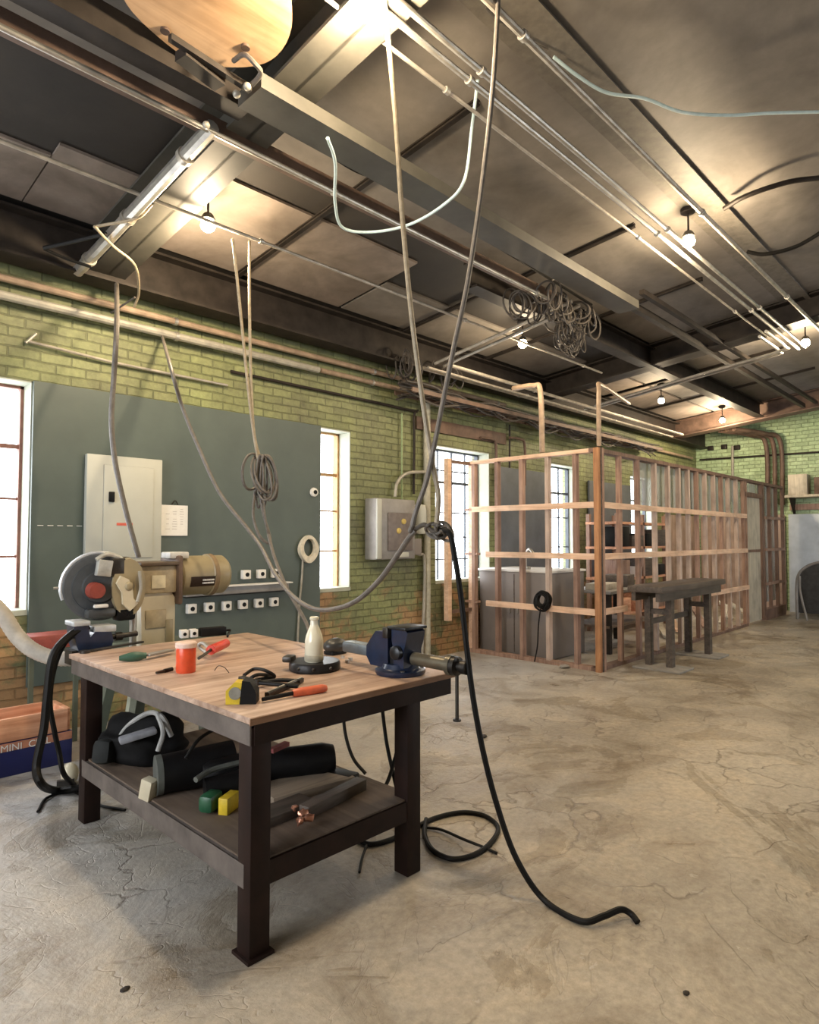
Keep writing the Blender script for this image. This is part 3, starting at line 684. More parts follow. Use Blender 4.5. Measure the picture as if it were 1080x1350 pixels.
MB().tube([(4.04, 5.44, 1.28), (4.03, 5.44, 1.1), (4.0, 5.44, .8), (3.98, 5.44, .42)], .011, 8).build('cord', SILVER, t)

# fuse box
t = thing('fuse_box', 'old grey fuse box on the green brick between the second and third windows', 'fuse box', (5.28, 5.5, 1.26))
MB().box((5.27, 5.40, 1.61), (.64, .19, .70), bev=.012).build('case', GREYBOX, t)
MB().box((4.985, 5.295, 1.61), (.075, .03, .68), bev=.01).build('side_flange', PALEGREY, t)
d = MB().box((5.33, 5.295, 1.58), (.40, .025, .44), bev=.008).build('door', M('taupe_fuse_door', (.16, .135, .125), .5), t)
for x, z in ((5.37, 1.70), (5.29, 1.59)): MB().lathe([(0, 0), (.035, 0), (.03, .015), (0, .018)], (x, 5.283, z), (0, -1, 0), 16).build('knob', M('ochre_knob', (.55, .42, .12), .5), d)
MB().box((5.36, 5.30, 1.31), (.20, .04, .06), bev=.006).build('name_strip', PALEGREY, t)
t = thing('switch_housing', 'pale round-backed switch cover right of the fuse box', 'switch', (5.76, 5.5, 1.28))
MB().lathe([(0, 0), (.07, .01), (.085, .06), (.085, .30), (.07, .36), (0, .38)], (5.79, 5.42, 1.55), (0, 0, 1), 24).build('round_cover', PALEGREY, t)
MB().box((5.70, 5.43, 1.40), (.16, .12, .2), bev=.01).build('lower_box', TAUPE, t)

# ================================================================== WORK TABLE
TX0, TX1, TY0, TY1, TZ = 1.275, 2.41, 2.02, 3.86, .86
t = thing('work_table', 'heavy steel workbench with a worn wooden top and a lower shelf', 'workbench', (1.75, 2.9, 0))
o = MB().box(((TX0+TX1)/2, (TY0+TY1)/2, TZ-.0125), (TX1-TX0, TY1-TY0, .025), bev=.003).build('tabletop', TOPWOOD, t)
m = MB(); m.box(((TX0+TX1)/2, TY0-.004, TZ-.014), (TX1-TX0+.008, .006, .024)); m.build('edge_strip', EDGEWOOD, o)
LX = (1.328, 2.13); LY = (2.07, 3.66)
for x in LX:
    for y in LY:
        l = MB().box((x, y, .41), (.085, .085, .82), bev=.004).build('leg', FRAME_MT, t)
        if y == LY[0] and x == LX[0]:
            MB().box((x, y, .006), (.11, .11, .012)).build('foot_plate', FRAME_MT, l)
def angle(a, b, h, inward, name):
    m = MB(); a = Vector(a); b = Vector(b)
    m.bar(a, b, .006, h); m.bar(a+Vector(inward)*.03+Vector((0, 0, h/2-.003)), b+Vector(inward)*.03+Vector((0, 0, h/2-.003)), .06, .006)
    return m.build(name, FRAME_LIT if 'side' in name else FRAME_MT, t, smooth=False)
for y, s_ in ((LY[0]-.045, 1), (LY[1]+.14, -1)): angle((TX0+.02, y, .795), (TX1-.03, y, .795), .075, (0, s_, 0), 'apron')
for x, s_ in ((LX[0]-.045, 1), (TX1-.06, -1)): angle((x, TY0+.01, .795), (x, TY1-.03, .795), .075, (s_, 0, 0), 'side_apron')
SZ = .335
MB().box(((LX[0]+LX[1])/2, (LY[0]+LY[1])/2, SZ-.012), (LX[1]-LX[0]+.05, LY[1]-LY[0]+.05, .024)).build('lower_shelf', SHELFW, t)
for y, s_ in ((LY[0]-.035, 1), (LY[1]+.035, -1)): angle((LX[0], y, .285), (LX[1], y, .285), .085, (0, s_, 0), 'shelf_rail')
for x, s_ in ((LX[0]-.04, 1), (LX[1]+.035, -1)): angle((x, LY[0], .285), (x, LY[1], .285), .085, (s_, 0, 0), 'side_shelf_rail')

# ---- big vise at the right front corner, screw pointing out over the edge (-y)
vx = 2.195; t = thing('bench_vise', 'large blue bench vise bolted to the right front corner of the workbench', 'vise', (vx, 2.2, TZ))
MB().lathe([(0, 0), (.115, 0), (.12, .008), (.12, .022), (.09, .03), (.08, .05), (0, .05)], (vx, 2.18, TZ), (0, 0, 1), 36).build('swivel_base', BLUE, t)
o = MB().prism([(.0, .03), (.12, .03), (.15, .07), (.15, .12), (.085, .195), (.0, .20)], .13, (vx-.065, 2.20, TZ), (0, 1, 0), (0, 0, 1)).build('fixed_body', BLUE, t)
MB().box((vx, 2.205, TZ+.195), (.16, .035, .05), bev=.004).build('fixed_jaw', IRON, o)
o = MB().prism([(-.10, .04), (-.035, .035), (-.03, .13), (-.02, .165), (-.02, .215), (-.10, .22), (-.125, .205), (-.115, .16), (-.10, .12)], .12, (vx-.06, 2.20, TZ), (0, 1, 0), (0, 0, 1)).build('moving_jaw', BLUE, t)
MB().lathe([(0, 0), (.032, 0), (.032, .03), (.022, .036), (0, .036)], (vx-.055, 2.135, TZ+.11), (-1, 0, 0), 24).build('boss', M('dark_iron', (.04, .042, .045), .35, .7), o)
MB().box((vx, 2.135, TZ+.222), (.15, .12, .014), bev=.004).build('jaw_cap', M('dark_iron', (.04, .042, .045)), t)
MB().box((vx, 2.19, TZ+.085), (.10, .06, .08)).build('slide_neck', M('dark_iron', (.04, .042, .045)), t)
MB().box((vx, 2.42, TZ+.085), (.075, .30, .055), bev=.012).build('slide_bar', M('blue_grey_slide', (.16, .19, .21), .4, .4), t)
s_ = MB().cyl((vx, 2.09, TZ+.08), (vx, 1.86, TZ+.08), .030).cyl((vx, 1.875, TZ+.08), (vx, 1.85, TZ+.08), .045).build('screw_tube', M('olive_iron', (.16, .14, .10), .4, .6), t)
MB().lathe([(0, 0), (.042, 0), (.042, .03), (.02, .035), (.02, .05), (.03, .055), (.03, .085), (0, .09)], (vx, 1.855, TZ+.08), (0, -1, 0), 24).build('screw_head', IRON, s_)
MB().tube([(vx, 1.83, TZ+.10), (vx, 1.83, TZ-.15)], .008, 10, 1).ball((vx, 1.83, TZ+.105), .014).lathe([(0, 0), (.018, 0), (.018, .008), (0, .01)], (vx, 1.83, TZ-.158), (0, 0, 1), 14).build('handle', IRON, s_)
for a in (.8, 2.3, 4.0, 5.5): MB().lathe([(0, 0), (.012, 0), (.012, .01), (0, .01)], (vx+.10*math.cos(a), 2.18+.10*math.sin(a), TZ+.02), (0, 0, 1), 6).build('bolt', IRON, t)

# ---- things on the top
b = G(414, 884, z=TZ)
t = thing('milk_bottle', 'cream milky glass bottle standing on the round black plate', 'bottle', (b.x, b.y, TZ+.045))
MB().lathe([(0, 0), (.042, 0), (.045, .006), (.045, .10), (.040, .125), (.026, .160), (.019, .178), (.018, .198), (.023, .202), (.023, .212), (.016, .216), (0, .216)], (b.x, b.y, TZ+.045), (0, 0, 1), 36).build('bottle_body', MILK, t)
MB().lathe([(.0448, .004), (.0462, .006), (.0462, .032), (.0452, .034)], (b.x, b.y, TZ+.045), (0, 0, 1), 36).build('dusty_base', M('dusty_glass', (.42, .38, .28), .6), t)
t = thing('turntable_plate', 'round black cast plate under the milk bottle', 'plate', (b.x, b.y, TZ))
MB().lathe([(0, 0), (.118, 0), (.125, .006), (.125, .034), (.118, .044), (.10, .045), (0, .042)], (b.x+.02, b.y+.02, TZ), (0, 0, 1), 48).build('plate_body', M('black_cast', (.03, .028, .028), .35, .5), t)
for a in (3.4, 4.0, 4.7): MB().ball((b.x+.02+.124*math.cos(a), b.y+.02+.124*math.sin(a), TZ+.022), .008).build('rim_stud', IRON, t)
MB().box((b.x-.075, b.y+.10, TZ+.055), (.07, .05, .03), (0, 0, .6), bev=.008).build('clamp_block', IRON, t)
b = G(442, 862, z=TZ)
t = thing('angle_grinder_head', 'dark oval tool head lying behind the milk bottle', 'tool', (b.x, b.y, TZ))
MB().ball((b.x, b.y, TZ+.045), .06, (1.25, .9, .72), 3).build('tool_body', M('dark_grey_cast', (.05, .05, .048), .4, .3), t); MB().box((b.x, b.y, TZ+.01), (.10, .08, .02), bev=.004).build('tool_sole', BLACK, t)
for k, (px, py) in enumerate(((452, 868), (462, 871), (458, 874))):
    q = G(px, py, z=TZ); rnd = random.Random(k)
    tag(MB().lathe([(.006, 0), (.012, 0), (.012, .016), (.006, .016)], (q.x, q.y, TZ), (0, 0, 1), 6).build('steel_nut', COND), 'small grey nut by the vise slide, ' + ('left', 'rear', 'front')[k] + ' of three', 'nut')
# jar
b = G(245, 886, z=TZ)
t = thing('red_jar', 'orange-red jar with a whitish lid on the left part of the tabletop', 'jar', (b.x, b.y, TZ))
MB().lathe([(0, 0), (.043, 0), (.046, .005), (.046, .112), (.043, .12), (0, .12)], (b.x, b.y, TZ), (0, 0, 1), 32).build('jar_body', ORANGE, t)
MB().lathe([(0, .12), (.050, .119), (.050, .138), (.044, .144), (0, .145)], (b.x, b.y, TZ), (0, 0, 1), 32).build('jar_lid', M('pinkish_white_lid', (.70, .52, .44), .5), t)
# clamp with red grip
b = Vector((2.0, 3.42, TZ)); 
t = thing('hand_clamp', 'grey hand clamp with a bright red grip behind the orange-red jar', 'clamp', tuple(b))
a1 = G(262, 868, z=TZ+.03); a2 = G(278, 857, z=TZ+.05); a3 = G(298, 848, z=TZ+.05)
MB().tube([a1, (a1+a2)/2, a2], .008, 8, 4).build('clamp_rod', IRON, t)
MB().cyl(a2, a3, .026, .024, 16).build('grip', RED, t)
q = G(262, 852, z=TZ+.05); q2 = G(274, 862, z=TZ+.01)
MB().tube([a2, G(268, 848, z=TZ+.07), q, q2], .01, 8, 4).build('clamp_jaw', ZINC, t)
# power strip
a = G(236, 836, z=TZ+.03); b = G(297, 831, z=TZ+.03); u = (b-a).normalized()
t = thing('power_strip', 'black power strip with two white sockets at the back edge of the tabletop', 'power strip', tuple((a+b)/2))
MB().bar(a+u*.13, b, .06, .055, bev=.006).build('strip_body', BLACK, t)
for k in (0, 1):
    c = a+u*(.03+.06*k); o = MB().bar(c-u*.024, c+u*.024, .055, .05, bev=.004).build('socket_block', WHITE, t)
    n = Vector((u.y, -u.x, 0)); n = n if n.dot(EYE-c) > 0 else -n
    MB().lathe([(0, 0), (.011, 0), (.011, .003), (0, .003)], c+n*.0275, n, 14).build('socket_hole', BLACK, o)
MB().tube([b, b+u*.03+Vector((0, 0, .0)), G(303, 832, z=TZ+.01), G(300, 839, z=TZ+.01)], .007, 8).build('cord', RUBBER, t)
# green handled tool
a = G(157, 868, z=TZ+.02); b = G(193, 864, z=TZ+.025); c = G(226, 857, z=TZ+.02)
t = thing('green_file', 'dark green handled hand tool lying left of the orange-red jar', 'tool', tuple(a))
MB().tube([a, a*.6+b*.4, a*.3+b*.7, b], lambda u: .012+.014*math.sin(PI*min(1, u*1.1)*.9), 14, 6).build('handle', GREENP, t)
MB().bar(b, c, .045, .012, bev=.003).build('blade', GREYBOX, t)
a = G(112, 859, z=TZ+.008); b = G(188, 846, z=TZ+.008)
t = thing('flat_spanner', 'flat dark tool lying near the far left corner of the tabletop', 'tool', tuple(a))
MB().bar(a, b, .03, .012, bev=.003).build('shank', IRON, t); MB().lathe([(.012, 0), (.028, 0), (.028, .014), (.012, .014)], a-Vector((0, 0, .007)), (0, 0, 1), 18).build('ring_end', IRON, t)
a = G(206, 887, z=TZ+.008); b = G(227, 882, z=TZ+.008)
t = thing('punch', 'short black punch left of the orange-red jar', 'punch', tuple(a)); MB().cyl(a, (a+b)/2, .006, .008, 10).build('tip', IRON, t); MB().cyl((a+b)/2, b, .010, .010, 10).build('grip', BLACK, t)
cable([G(283, 884, z=TZ+.004), G(288, 878, z=TZ+.03), G(296, 880, z=TZ+.03), G(302, 887, z=TZ+.004)], .002, IRON, 'thin bent wire on the tabletop between the jar and the pliers', 'bent_wire', 'wire')
# yellow tape measure + pliers + screwdriver
b = G(322, 927, z=TZ)
t = thing('tape_measure', 'yellow and black tape measure near the front edge of the tabletop', 'tape measure', (b.x, b.y, TZ))
mt = Matrix.Translation((b.x, b.y+.02, TZ)) @ Matrix.Rotation(-.75, 4, 'Z') @ Matrix.Scale(1.5, 4)
MB(mt).prism([(-.036, 0), (.036, 0), (.036, .028), (.022, .052), (-.014, .056), (-.036, .034)], .042, (0, .02, 0), (1, 0, 0), (0, 0, 1)).build('case', YELLOW, t)
MB(mt).prism([(.0, .001), (.042, .001), (.042, .03), (.026, .058), (.006, .06)], .048, (0, .023, 0), (1, 0, 0), (0, 0, 1)).build('rubber_grip', BLACK, t)
MB(mt).lathe([(0, 0), (.016, 0), (.016, .002), (0, .002)], (-.012, -.022, .028), (0, -1, 0), 18).build('badge', M('grey_badge', (.25, .24, .2), .6), t)
def grip_pair(name, label, cat, base, j, e1, e2, mat, tip):
    t = thing(name, label, cat, tuple(base))
    MB().tube([j, (j+e1)/2+Vector((.01, .01, .004)), e1], .009, 10, 6).build('handle', mat, t)
    MB().tube([j, (j+e2)/2-Vector((.01, .01, -.004)), e2], .009, 10, 6).build('handle', mat, t)
    MB().bar(j, tip, .03, .014, bev=.003).build('jaw', IRON, t)
    MB().lathe([(0, -.01), (.014, -.01), (.014, .012), (0, .012)], j, (0, 0, 1), 14).build('pivot', IRON, t)
    return t
grip_pair('pliers', 'black-handled pliers lying open beside the tape measure', 'pliers', G(345, 905, z=TZ), G(340, 900, z=TZ+.02), G(396, 898, z=TZ+.015), G(393, 905, z=TZ+.015), BLACK, G(318, 893, z=TZ+.02))
cable([G(322, 890, z=TZ+.02), G(335, 882, z=TZ+.03), G(350, 884, z=TZ+.05), G(362, 892, z=TZ+.02), G(345, 895, z=TZ+.015), G(328, 898, z=TZ+.02), G(338, 890, z=TZ+.05), G(356, 890, z=TZ+.02)], .008, RUBBER, 'short curled black cable heap behind the pliers', 'cable_heap')
a = G(346, 922, z=TZ+.014); b = G(386, 914, z=TZ+.016); c = G(430, 907, z=TZ+.016)
t = thing('screwdriver', 'red-handled screwdriver pointing at the tape measure', 'screwdriver', tuple(a))
MB().cyl(a, b, .008, .009, 10).build('shaft', BLACK, t)
MB().lathe([(0, 0), (.012, 0), (.016, .01), (.018, .04), (.018, (c-b).length-.02), (.013, (c-b).length), (0, (c-b).length)], b, c-b, 16).build('handle', M('orange_red_grip', (.60, .12, .05), .4), t)
a = G(352, 916, z=TZ+.012); b = G(398, 896, z=TZ+.012)
t = thing('steel_chisel', 'dark cold chisel with a bright face between pliers and screwdriver', 'chisel', tuple(a)); MB().bar(a, b, .024, .018, bev=.003).build('bar', IRON, t); MB().bar(a+Vector((0, 0, .01)), b+Vector((0, 0, .01)), .008, .004).build('bright_edge', SILVER, t)

# ---- lower shelf load
def sack(c, sc, rz, mat, name, label, cat, seed, lump=.06):
    rnd = random.Random(seed); m = MB(Matrix.Translation(Vector(c)) @ Matrix.Rotation(rz, 4, 'Z'))
    q = bmesh.ops.create_icosphere(m.bm, subdivisions=4, radius=1)
    ph = [rnd.uniform(0, 6) for _ in range(6)]
    for v in q['verts']:
        x, y, zz = v.co; f = 1+lump*(math.sin(5*x+ph[0])+math.sin(6*y+ph[1])+math.sin(7*zz+ph[2]+3*x))
        zz = max(zz, -.75)
        ex = .72
        v.co = m.mtx @ Vector((math.copysign(abs(x)**ex, x)*sc[0]*f, math.copysign(abs(y)**ex, y)*sc[1]*f, (zz+.75)*sc[2]/1.75*f))
    return m
t = thing('tool_bag', 'black tool bag with grey straps at the far left of the lower shelf', 'bag', (1.52, 3.42, SZ))
sack((1.52, 3.42, SZ), (.17, .22, .22), .5, BLACK, '', '', '', 3).build('bag_body', M('black_nylon', (.005, .005, .0055), .8, 0, .4, 30, .3), t)
m = MB()
m.bar(G(157, 977, z=.50), G(206, 962, z=.53), .07, .03, bev=.01); m.build('shoulder_pad', M('grey_pad', (.26, .27, .30), .6), t)
MB().tube([G(150, 985, z=.42), G(168, 958, z=.52), G(196, 940, z=.60), G(214, 946, z=.6), G(226, 970, z=.50)], .013, 8).build('strap', M('grey_strap', (.33, .33, .32), .6), t)
MB().tube([G(207, 940, z=.62), G(215, 965, z=.54), G(208, 990, z=.45)], .012, 8).build('strap', M('grey_strap', (.33, .33, .32), .6), t)
MB().box((1.41, 3.60, SZ+.07), (.10, .09, .13), (0, 0, .4), bev=.03).build('side_pouch', M('dark_grey_pouch', (.018, .020, .020), .7), t)
a = G(140, 990, z=.41); MB().box(a, (.13, .10, .12), (0, .2, .7), bev=.03).build('side_pouch', M('dark_grey_pouch', (.018, .020, .020), .7), t)
t = thing('drill_case', 'black round tool case with a pale end lying across the lower shelf', 'tool case', (1.45, 2.9, SZ))
a = G(207, 1022, z=SZ+.085); b = a+Vector((.33, -.10, .01))
MB().cyl(a, b, .085, .095, 32).build('case_body', BLACK, t)
MB().lathe([(.062, -.006), (.088, -.006), (.088, .02), (.062, .02)], a, b-a, 32).build('end_ring', M('grey_ring', (.10, .11, .10), .4), t)
MB().box(G(196, 1040, z=SZ+.04), (.05, .06, .09), (.2, 0, .4), bev=.004).build('pale_end_block', CREAM, t)
MB().tube([G(245, 1000, z=SZ+.2), G(262, 975, z=SZ+.26), G(285, 960, z=SZ+.28)], .008, 8).build('cord', RUBBER, t)
t = thing('rotary_hammer', 'black and green power tool with a yellow end block on the lower shelf', 'power tool', (1.48, 2.55, SZ))
a = G(270, 1042, z=SZ+.06); b = G(322, 1030, z=SZ+.07)
MB().cyl(a, b, .05, .055, 20).build('tool_body', BLACK, t); MB().box(G(278, 1056, z=SZ+.045), (.10, .07, .075), (0, 0, .5), bev=.02).build('green_shell', M('dark_green_plastic', (.015, .09, .04), .4), t)
MB().box(G(302, 1058, z=SZ+.035), (.10, .045, .07), (0, 0, .5), bev=.004).build('yellow_block', YELLOW, t)
MB().tube([G(258, 1028, z=SZ+.12), G(280, 1015, z=SZ+.13), G(325, 1003, z=SZ+.14)], .013, 8).build('handle', M('grey_ring', (.1, .11, .1), .4), t)
t = thing('long_tool_case', 'long black rounded tool case at the back of the lower shelf', 'tool case', (2.0, 2.8, SZ))
a = G(352, 1010, z=SZ+.08); b = G(440, 998, z=SZ+.09); MB().tube([a-(b-a)*.9, a, b], lambda u: .075 if .05 < u < .94 else .06, 20, 6).build('case_body', BLACK, t)
MB().box(G(368, 985, z=SZ+.19), (.12, .03, .02), (0, 0, .3)).build('red_stripe', M('dull_red', (.2, .04, .04), .5), t)
t = thing('black_pouch', 'flat black pouch at the right end of the lower shelf', 'pouch', (2.03, 2.42, SZ))
a = G(432, 1018, z=SZ+.02); b = G(468, 1026, z=SZ+.02); MB().bar(a, b, .09, .035, bev=.012).build('pouch_body', BLACK, t)
c1 = G(395, 1042, z=SZ+.02); tag(MB(Matrix.Translation((1.86, 2.47, SZ+.018)) @ Matrix.Rotation(-.15, 4, 'Z')).box((0, 0, 0), (.42, .20, .036), bev=.003).build('wood_board', wood_mat('dull_board', (.15, .115, .08), (.28, .22, .16), 0, .7)), 'short light brown board lying on the lower shelf', 'board')
t = thing('dark_plank', 'dark timber block with a copper fitting at its end, front of the lower shelf', 'timber', (1.8, 2.24, SZ))
MB().bar((1.66, 2.215, SZ+.025), (2.04, 2.28, SZ+.025), .06, .05, bev=.003).build('block', DARKW, t)
for k, (px, py) in enumerate(((388, 1066), (400, 1072), (408, 1078), (396, 1082))): MB().ball(G(px, py, z=SZ+.035), .02, (1.1, .7, .9), 2, .3).build('fitting', COPPER, t)
tag(MB().box((1.60, 2.30, SZ+.02), (.30, .12, .04), (0, 0, .05), bev=.003).build('dark_offcut', DARKW), 'dark timber offcut behind the near table leg', 'timber')

# ================================================================== CUT-OFF MACHINE ON ITS STAND
my = 4.3; ox = 1.62
t = thing('machine_stand', 'pale green splayed-leg steel stand behind the far end of the workbench', 'stand', (2.1, my, 0))
MB().box((2.03, my, .765), (1.04, .55, .03), bev=.004).build('stand_top', GREENST, t)
for x0, x1 in ((1.80, 1.68), (2.42, 2.50)):
    for s_ in (-1, 1): MB().bar((x0, my+s_*.2, .75), (x1, my+s_*.3, 0), .06, .06, (1, 0, 0)).build('leg', GREENST, t)
MB().bar((1.70, my-.28, .1), (1.70, my+.28, .1), .03, .03).build('brace', GREENST, t)
MB().bar((1.76, my-.22, .75), (1.62, my-.32, .1), .05, .04, (1, 0, 0)).build('slanted_brace', M('light_green_paint', (.34, .37, .29), .5), t)
SZT = .78
def GX(px, y): return G(px, 775, y=y).x
def GZ(px, py, y): return G(px, py, y=y).z
yf = 4.08                                             # front plane of the machine
t = thing('cutoff_machine', 'large olive and cream abrasive cut-off machine with grey blade guard', 'machine', (2.0, my, SZT))
gx, gz = GX(137, yf+.03), GZ(137, 774, yf+.03)
DKG = M('dark_guard', (.055, .06, .065), .4, .3, .25, 8)
o = MB().lathe([(0, 0), (.195, 0), (.205, .01), (.205, .05), (.195, .06), (0, .06)], (gx, yf+.10, gz), (-.35, -1, 0), 48).build('blade_guard', GUARD, t)
MB().lathe([(0, .06), (.155, .06), (.15, .072), (.10, .075), (.09, .09), (0, .09)], (gx, yf+.10, gz), (-.35, -1, 0), 40).build('guard_face', DKG, o)
dd = Vector((-.35, -1, 0)).normalized(); ss = Vector((1, -.35, 0)).normalized(); gc = Vector((gx, yf+.10, gz))+dd*.04
MB().tube([gc+ss*(.212*math.cos(a))+Vector((0, 0, .212*math.sin(a))) for a in [PI*(.33+.78*k/14) for k in range(15)]], .011, 8, 2).build('guard_rim', M('bright_guard_rim', (.5, .52, .55), .35, .4), o)
MB().cyl(gc-ss*.19, gc-ss*.25, .008, seg=10).build('guard_peg', ZINC, o)
def at_(px, py, y): return G(px, py, y=y)
MB().cyl(at_(129, 779, yf-.03)+Vector((0, .06, 0)), at_(129, 779, yf-.03), .052, .046, 24).build('red_switch_cover', M('dull_red_cover', (.24, .045, .03), .5), t)
MB().box(at_(133, 799, yf-.02), (.085, .03, .022), bev=.008).build('white_tag', WHITE, t)
MB().box(at_(132, 808, yf+.02), (.17, .08, .06), bev=.02).build('lower_guard', DKG, t)
a = at_(137, 749, yf); MB(Matrix.Translation(a) @ Matrix.Rotation(.15, 4, 'Y')).box((0, 0, 0), (.085, .05, .10), bev=.006).build('guard_bracket', M('pale_bracket', (.45, .45, .42), .4, .3), t)
MB().box(at_(153, 747, yf+.03), (.085, .10, .11), bev=.012).build('motor_clamp', IRON, t)
MB().tube([at_(127, 738, yf), at_(140, 731, yf), at_(155, 734, yf), at_(166, 742, yf)], .014, 8).build('carry_handle', M('pale_bracket', (.45, .45, .42)), t)
rc_ = at_(167, 774, yf+.02); em = Matrix.Translation(rc_) @ Matrix.Diagonal((.58, 1, 1, 1))
MB(em).lathe([(.145, -.08), (.178, -.08), (.185, .0), (.178, .04), (.145, .04)], (0, 0, 0), (0, -1, 0), 40).build('belt_ring', OLIVE, t)
MB(em).lathe([(.180, -.085), (.19, -.08), (.19, -.02), (.180, -.02)], (0, 0, 0), (0, -1, 0), 40).build('belt_ring_edge', M('dark_olive_edge', (.06, .05, .035), .5), t)
MB(em).lathe([(0, -.03), (.146, -.03), (.146, .01), (.12, .02), (0, .0)], (0, 0, 0), (0, -1, 0), 36).build('belt_plate', M('shadow_olive', (.24, .21, .13), .5), t)
MB(Matrix.Translation(rc_+Vector((0, -.03, 0)))).prism([(-.085, .03), (-.06, .075), (-.01, .05), (.012, .0), (.02, -.07), (.05, -.10), (.0, -.145), (-.045, -.10), (-.05, -.03)], .03, (0, 0, 0), (1, 0, 0), (0, 0, 1)).build('cream_arm', CREAM, t)
MB().ball(rc_+Vector((-.01, -.06, .01)), .026, (1, .6, 1.1)).build('arm_knob', OLIVE, t)
MB().tube([rc_+Vector((.04, -.07, -.09)), rc_+Vector((.06, -.07, .0)), rc_+Vector((.05, -.07, .10))], .011, 8).build('feed_lever', SILVER, t)
MB().box(at_(163, 808, yf+.03), (.12, .10, .09), bev=.02).build('black_nozzle', BLACK, t)
hx0, hx1 = GX(186, yf+.08), GX(233, yf+.08); hz0, hz1 = GZ(200, 783, yf+.08), GZ(200, 746, yf+.08); hx = (hx0+hx1)/2
MB().box((hx, yf+.20, (hz0+hz1)/2), (hx1-hx0, .24, hz1-hz0), bev=.012).build('headstock', M('tan_enamel', (.40, .33, .21), .45), t)
MB().box((hx, yf+.19, hz1+.012), (hx1-hx0+.03, .28, .025), bev=.008).build('headstock_lid', M('brown_lid', (.10, .07, .045), .5), t)
MB().box(at_(209, 767, yf+.075), (.095, .012, .085), bev=.003).build('maker_plate', M('pale_plate', (.72, .66, .48), .5), t)
cw = (hx1-hx0)
MB().prism([(-.42*cw, 0), (.5*cw, 0), (.5*cw, hz0-SZT-.04), (.40*cw, hz0-SZT), (-.38*cw, hz0-SZT), (-.46*cw, hz0-SZT-.06)], .18, (hx, yf+.28, SZT), (1, 0, 0), (0, 0, 1)).build('column', CREAM, t)
MB().box((hx+.32*cw, yf+.095, SZT+.10), (.05, .02, .16), bev=.004).build('column_cover', OLIVE, t)
MB().box((hx-.05*cw, yf+.097, SZT+.19), (.14, .012, .12), bev=.004).build('column_panel', M('tan_enamel', (.40, .33, .21)), t)
MB().cyl((hx0-.03, yf+.12, SZT), (hx0-.03, yf+.12, hz0), .022, seg=16).build('guide_post', ZINC, t)
mx0, mx1 = GX(243, yf+.06), GX(306, yf+.06); mzc = GZ(275, 759, yf+.06); mr = .138
MB().box((mx0-.03, yf+.19, mzc-.02), (.035, .29, .33), bev=.015).build('motor_flange', M('brown_flange', (.12, .075, .05), .5), t)
L = mx1-mx0
MB().lathe([(0, 0), (.125, 0), (.135, .01), (mr, .03), (mr, L*.62), (mr+.009, L*.64), (mr+.009, L*.74), (mr+.001, L*.78), (mr, L*.95), (mr-.02, L*1.02), (0, L*1.04)], (mx0, yf+.20, mzc), (1, 0, 0), 44).build('motor', OLIVE, t)
MB().lathe([(mr+.009, L*.64), (mr+.012, L*.64), (mr+.012, L*.73), (mr+.009, L*.73)], (mx0, yf+.20, mzc), (1, 0, 0), 44).build('motor_band', M('worn_band', (.22, .15, .08), .5), t)
MB().box((mx0-.02, yf+.16, mzc+.145), (.14, .14, .045), bev=.01).build('terminal_box', M('pale_terminal', (.56, .55, .52), .5), t)
n = MB(Matrix.Translation((mx0, yf+.20, mzc))); pts = []
for k in range(7):
    a = PI+.50-.50*k/6+.02; pts.append(((mr+.003)*math.cos(a), (mr+.003)*math.sin(a)))
pts2 = [(x*1.03, y_*1.03) for x, y_ in reversed(pts)]
npl = n.prism(pts+pts2, L*.50, (.05, 0, 0), (0, 1, 0), (0, 0, 1)).build('nameplate', M('dark_brown_plate', (.03, .018, .012), .4), t)
m = MB()
for k, a in enumerate((.19, .34)):
    for q in range(9): m.box((mx0+.05+L*.24+q*.0115*L/.42, yf+.20-(mr+.0085)*math.cos(a), mzc-(mr+.0085)*math.sin(a)), (.008 if q % 3 else .006, .004, .011))
m.build('white_lettering', WHITE, npl)
t = thing('clamping_vise', 'blue machine vise with pale top, left end of the machine stand', 'vise', (GX(120, 3.97), 4.0, SZT))
yv = 3.97; vb = G(123, 858, y=yv).z
MB().box((GX(124, yv), yv+.07, (SZT+vb)/2), (.22, .12, abs(vb-SZT)+.02)).build('vise_foot', IRON, t)
a0 = GX(98, yv); k_ = (GX(150, yv)-a0)/52
MB().prism([(8*k_, vb-SZT), (50*k_, vb-SZT), (53*k_, vb-SZT+.05), (50*k_, vb-SZT+.10), (28*k_, vb-SZT+.11), (22*k_, vb-SZT+.08), (19*k_, vb-SZT+.15), (1*k_, vb-SZT+.15), (3*k_, vb-SZT+.06)], .13, (a0, yv+.13, SZT), (1, 0, 0), (0, 0, 1)).build('vise_body', BLUE, t)
MB().box((a0+10*k_, yv+.06, vb+.165), (22*k_, .15, .028), bev=.006).build('jaw_top', M('pale_jaw_top', (.48, .50, .52), .4, .3), t)
MB().box((a0+42*k_, yv+.06, vb+.12), (30*k_, .12, .04), bev=.006).build('work_rest', M('pale_jaw_top', (.48, .50, .52)), t)
MB().cyl((a0+50*k_, yv+.06, vb+.06), (a0+92*k_, yv+.06, vb+.065), .016, seg=14).cyl((a0+60*k_, yv+.06, vb+.06), (a0+70*k_, yv+.06, vb+.06), .026, seg=16).build('screw', IRON, t)
cable([D(183, 735, 4.62), D(178, 718, 4.62), D(165, 670, 4.62), D(152, 610, 4.62), D(147, 555, 4.62), D(150, 500, 4.62), D(154, 430, 4.6), R(154, 372, 3.55)], .017, CABLE_GR, 'grey cable hanging from the beam down to the cut-off machine')
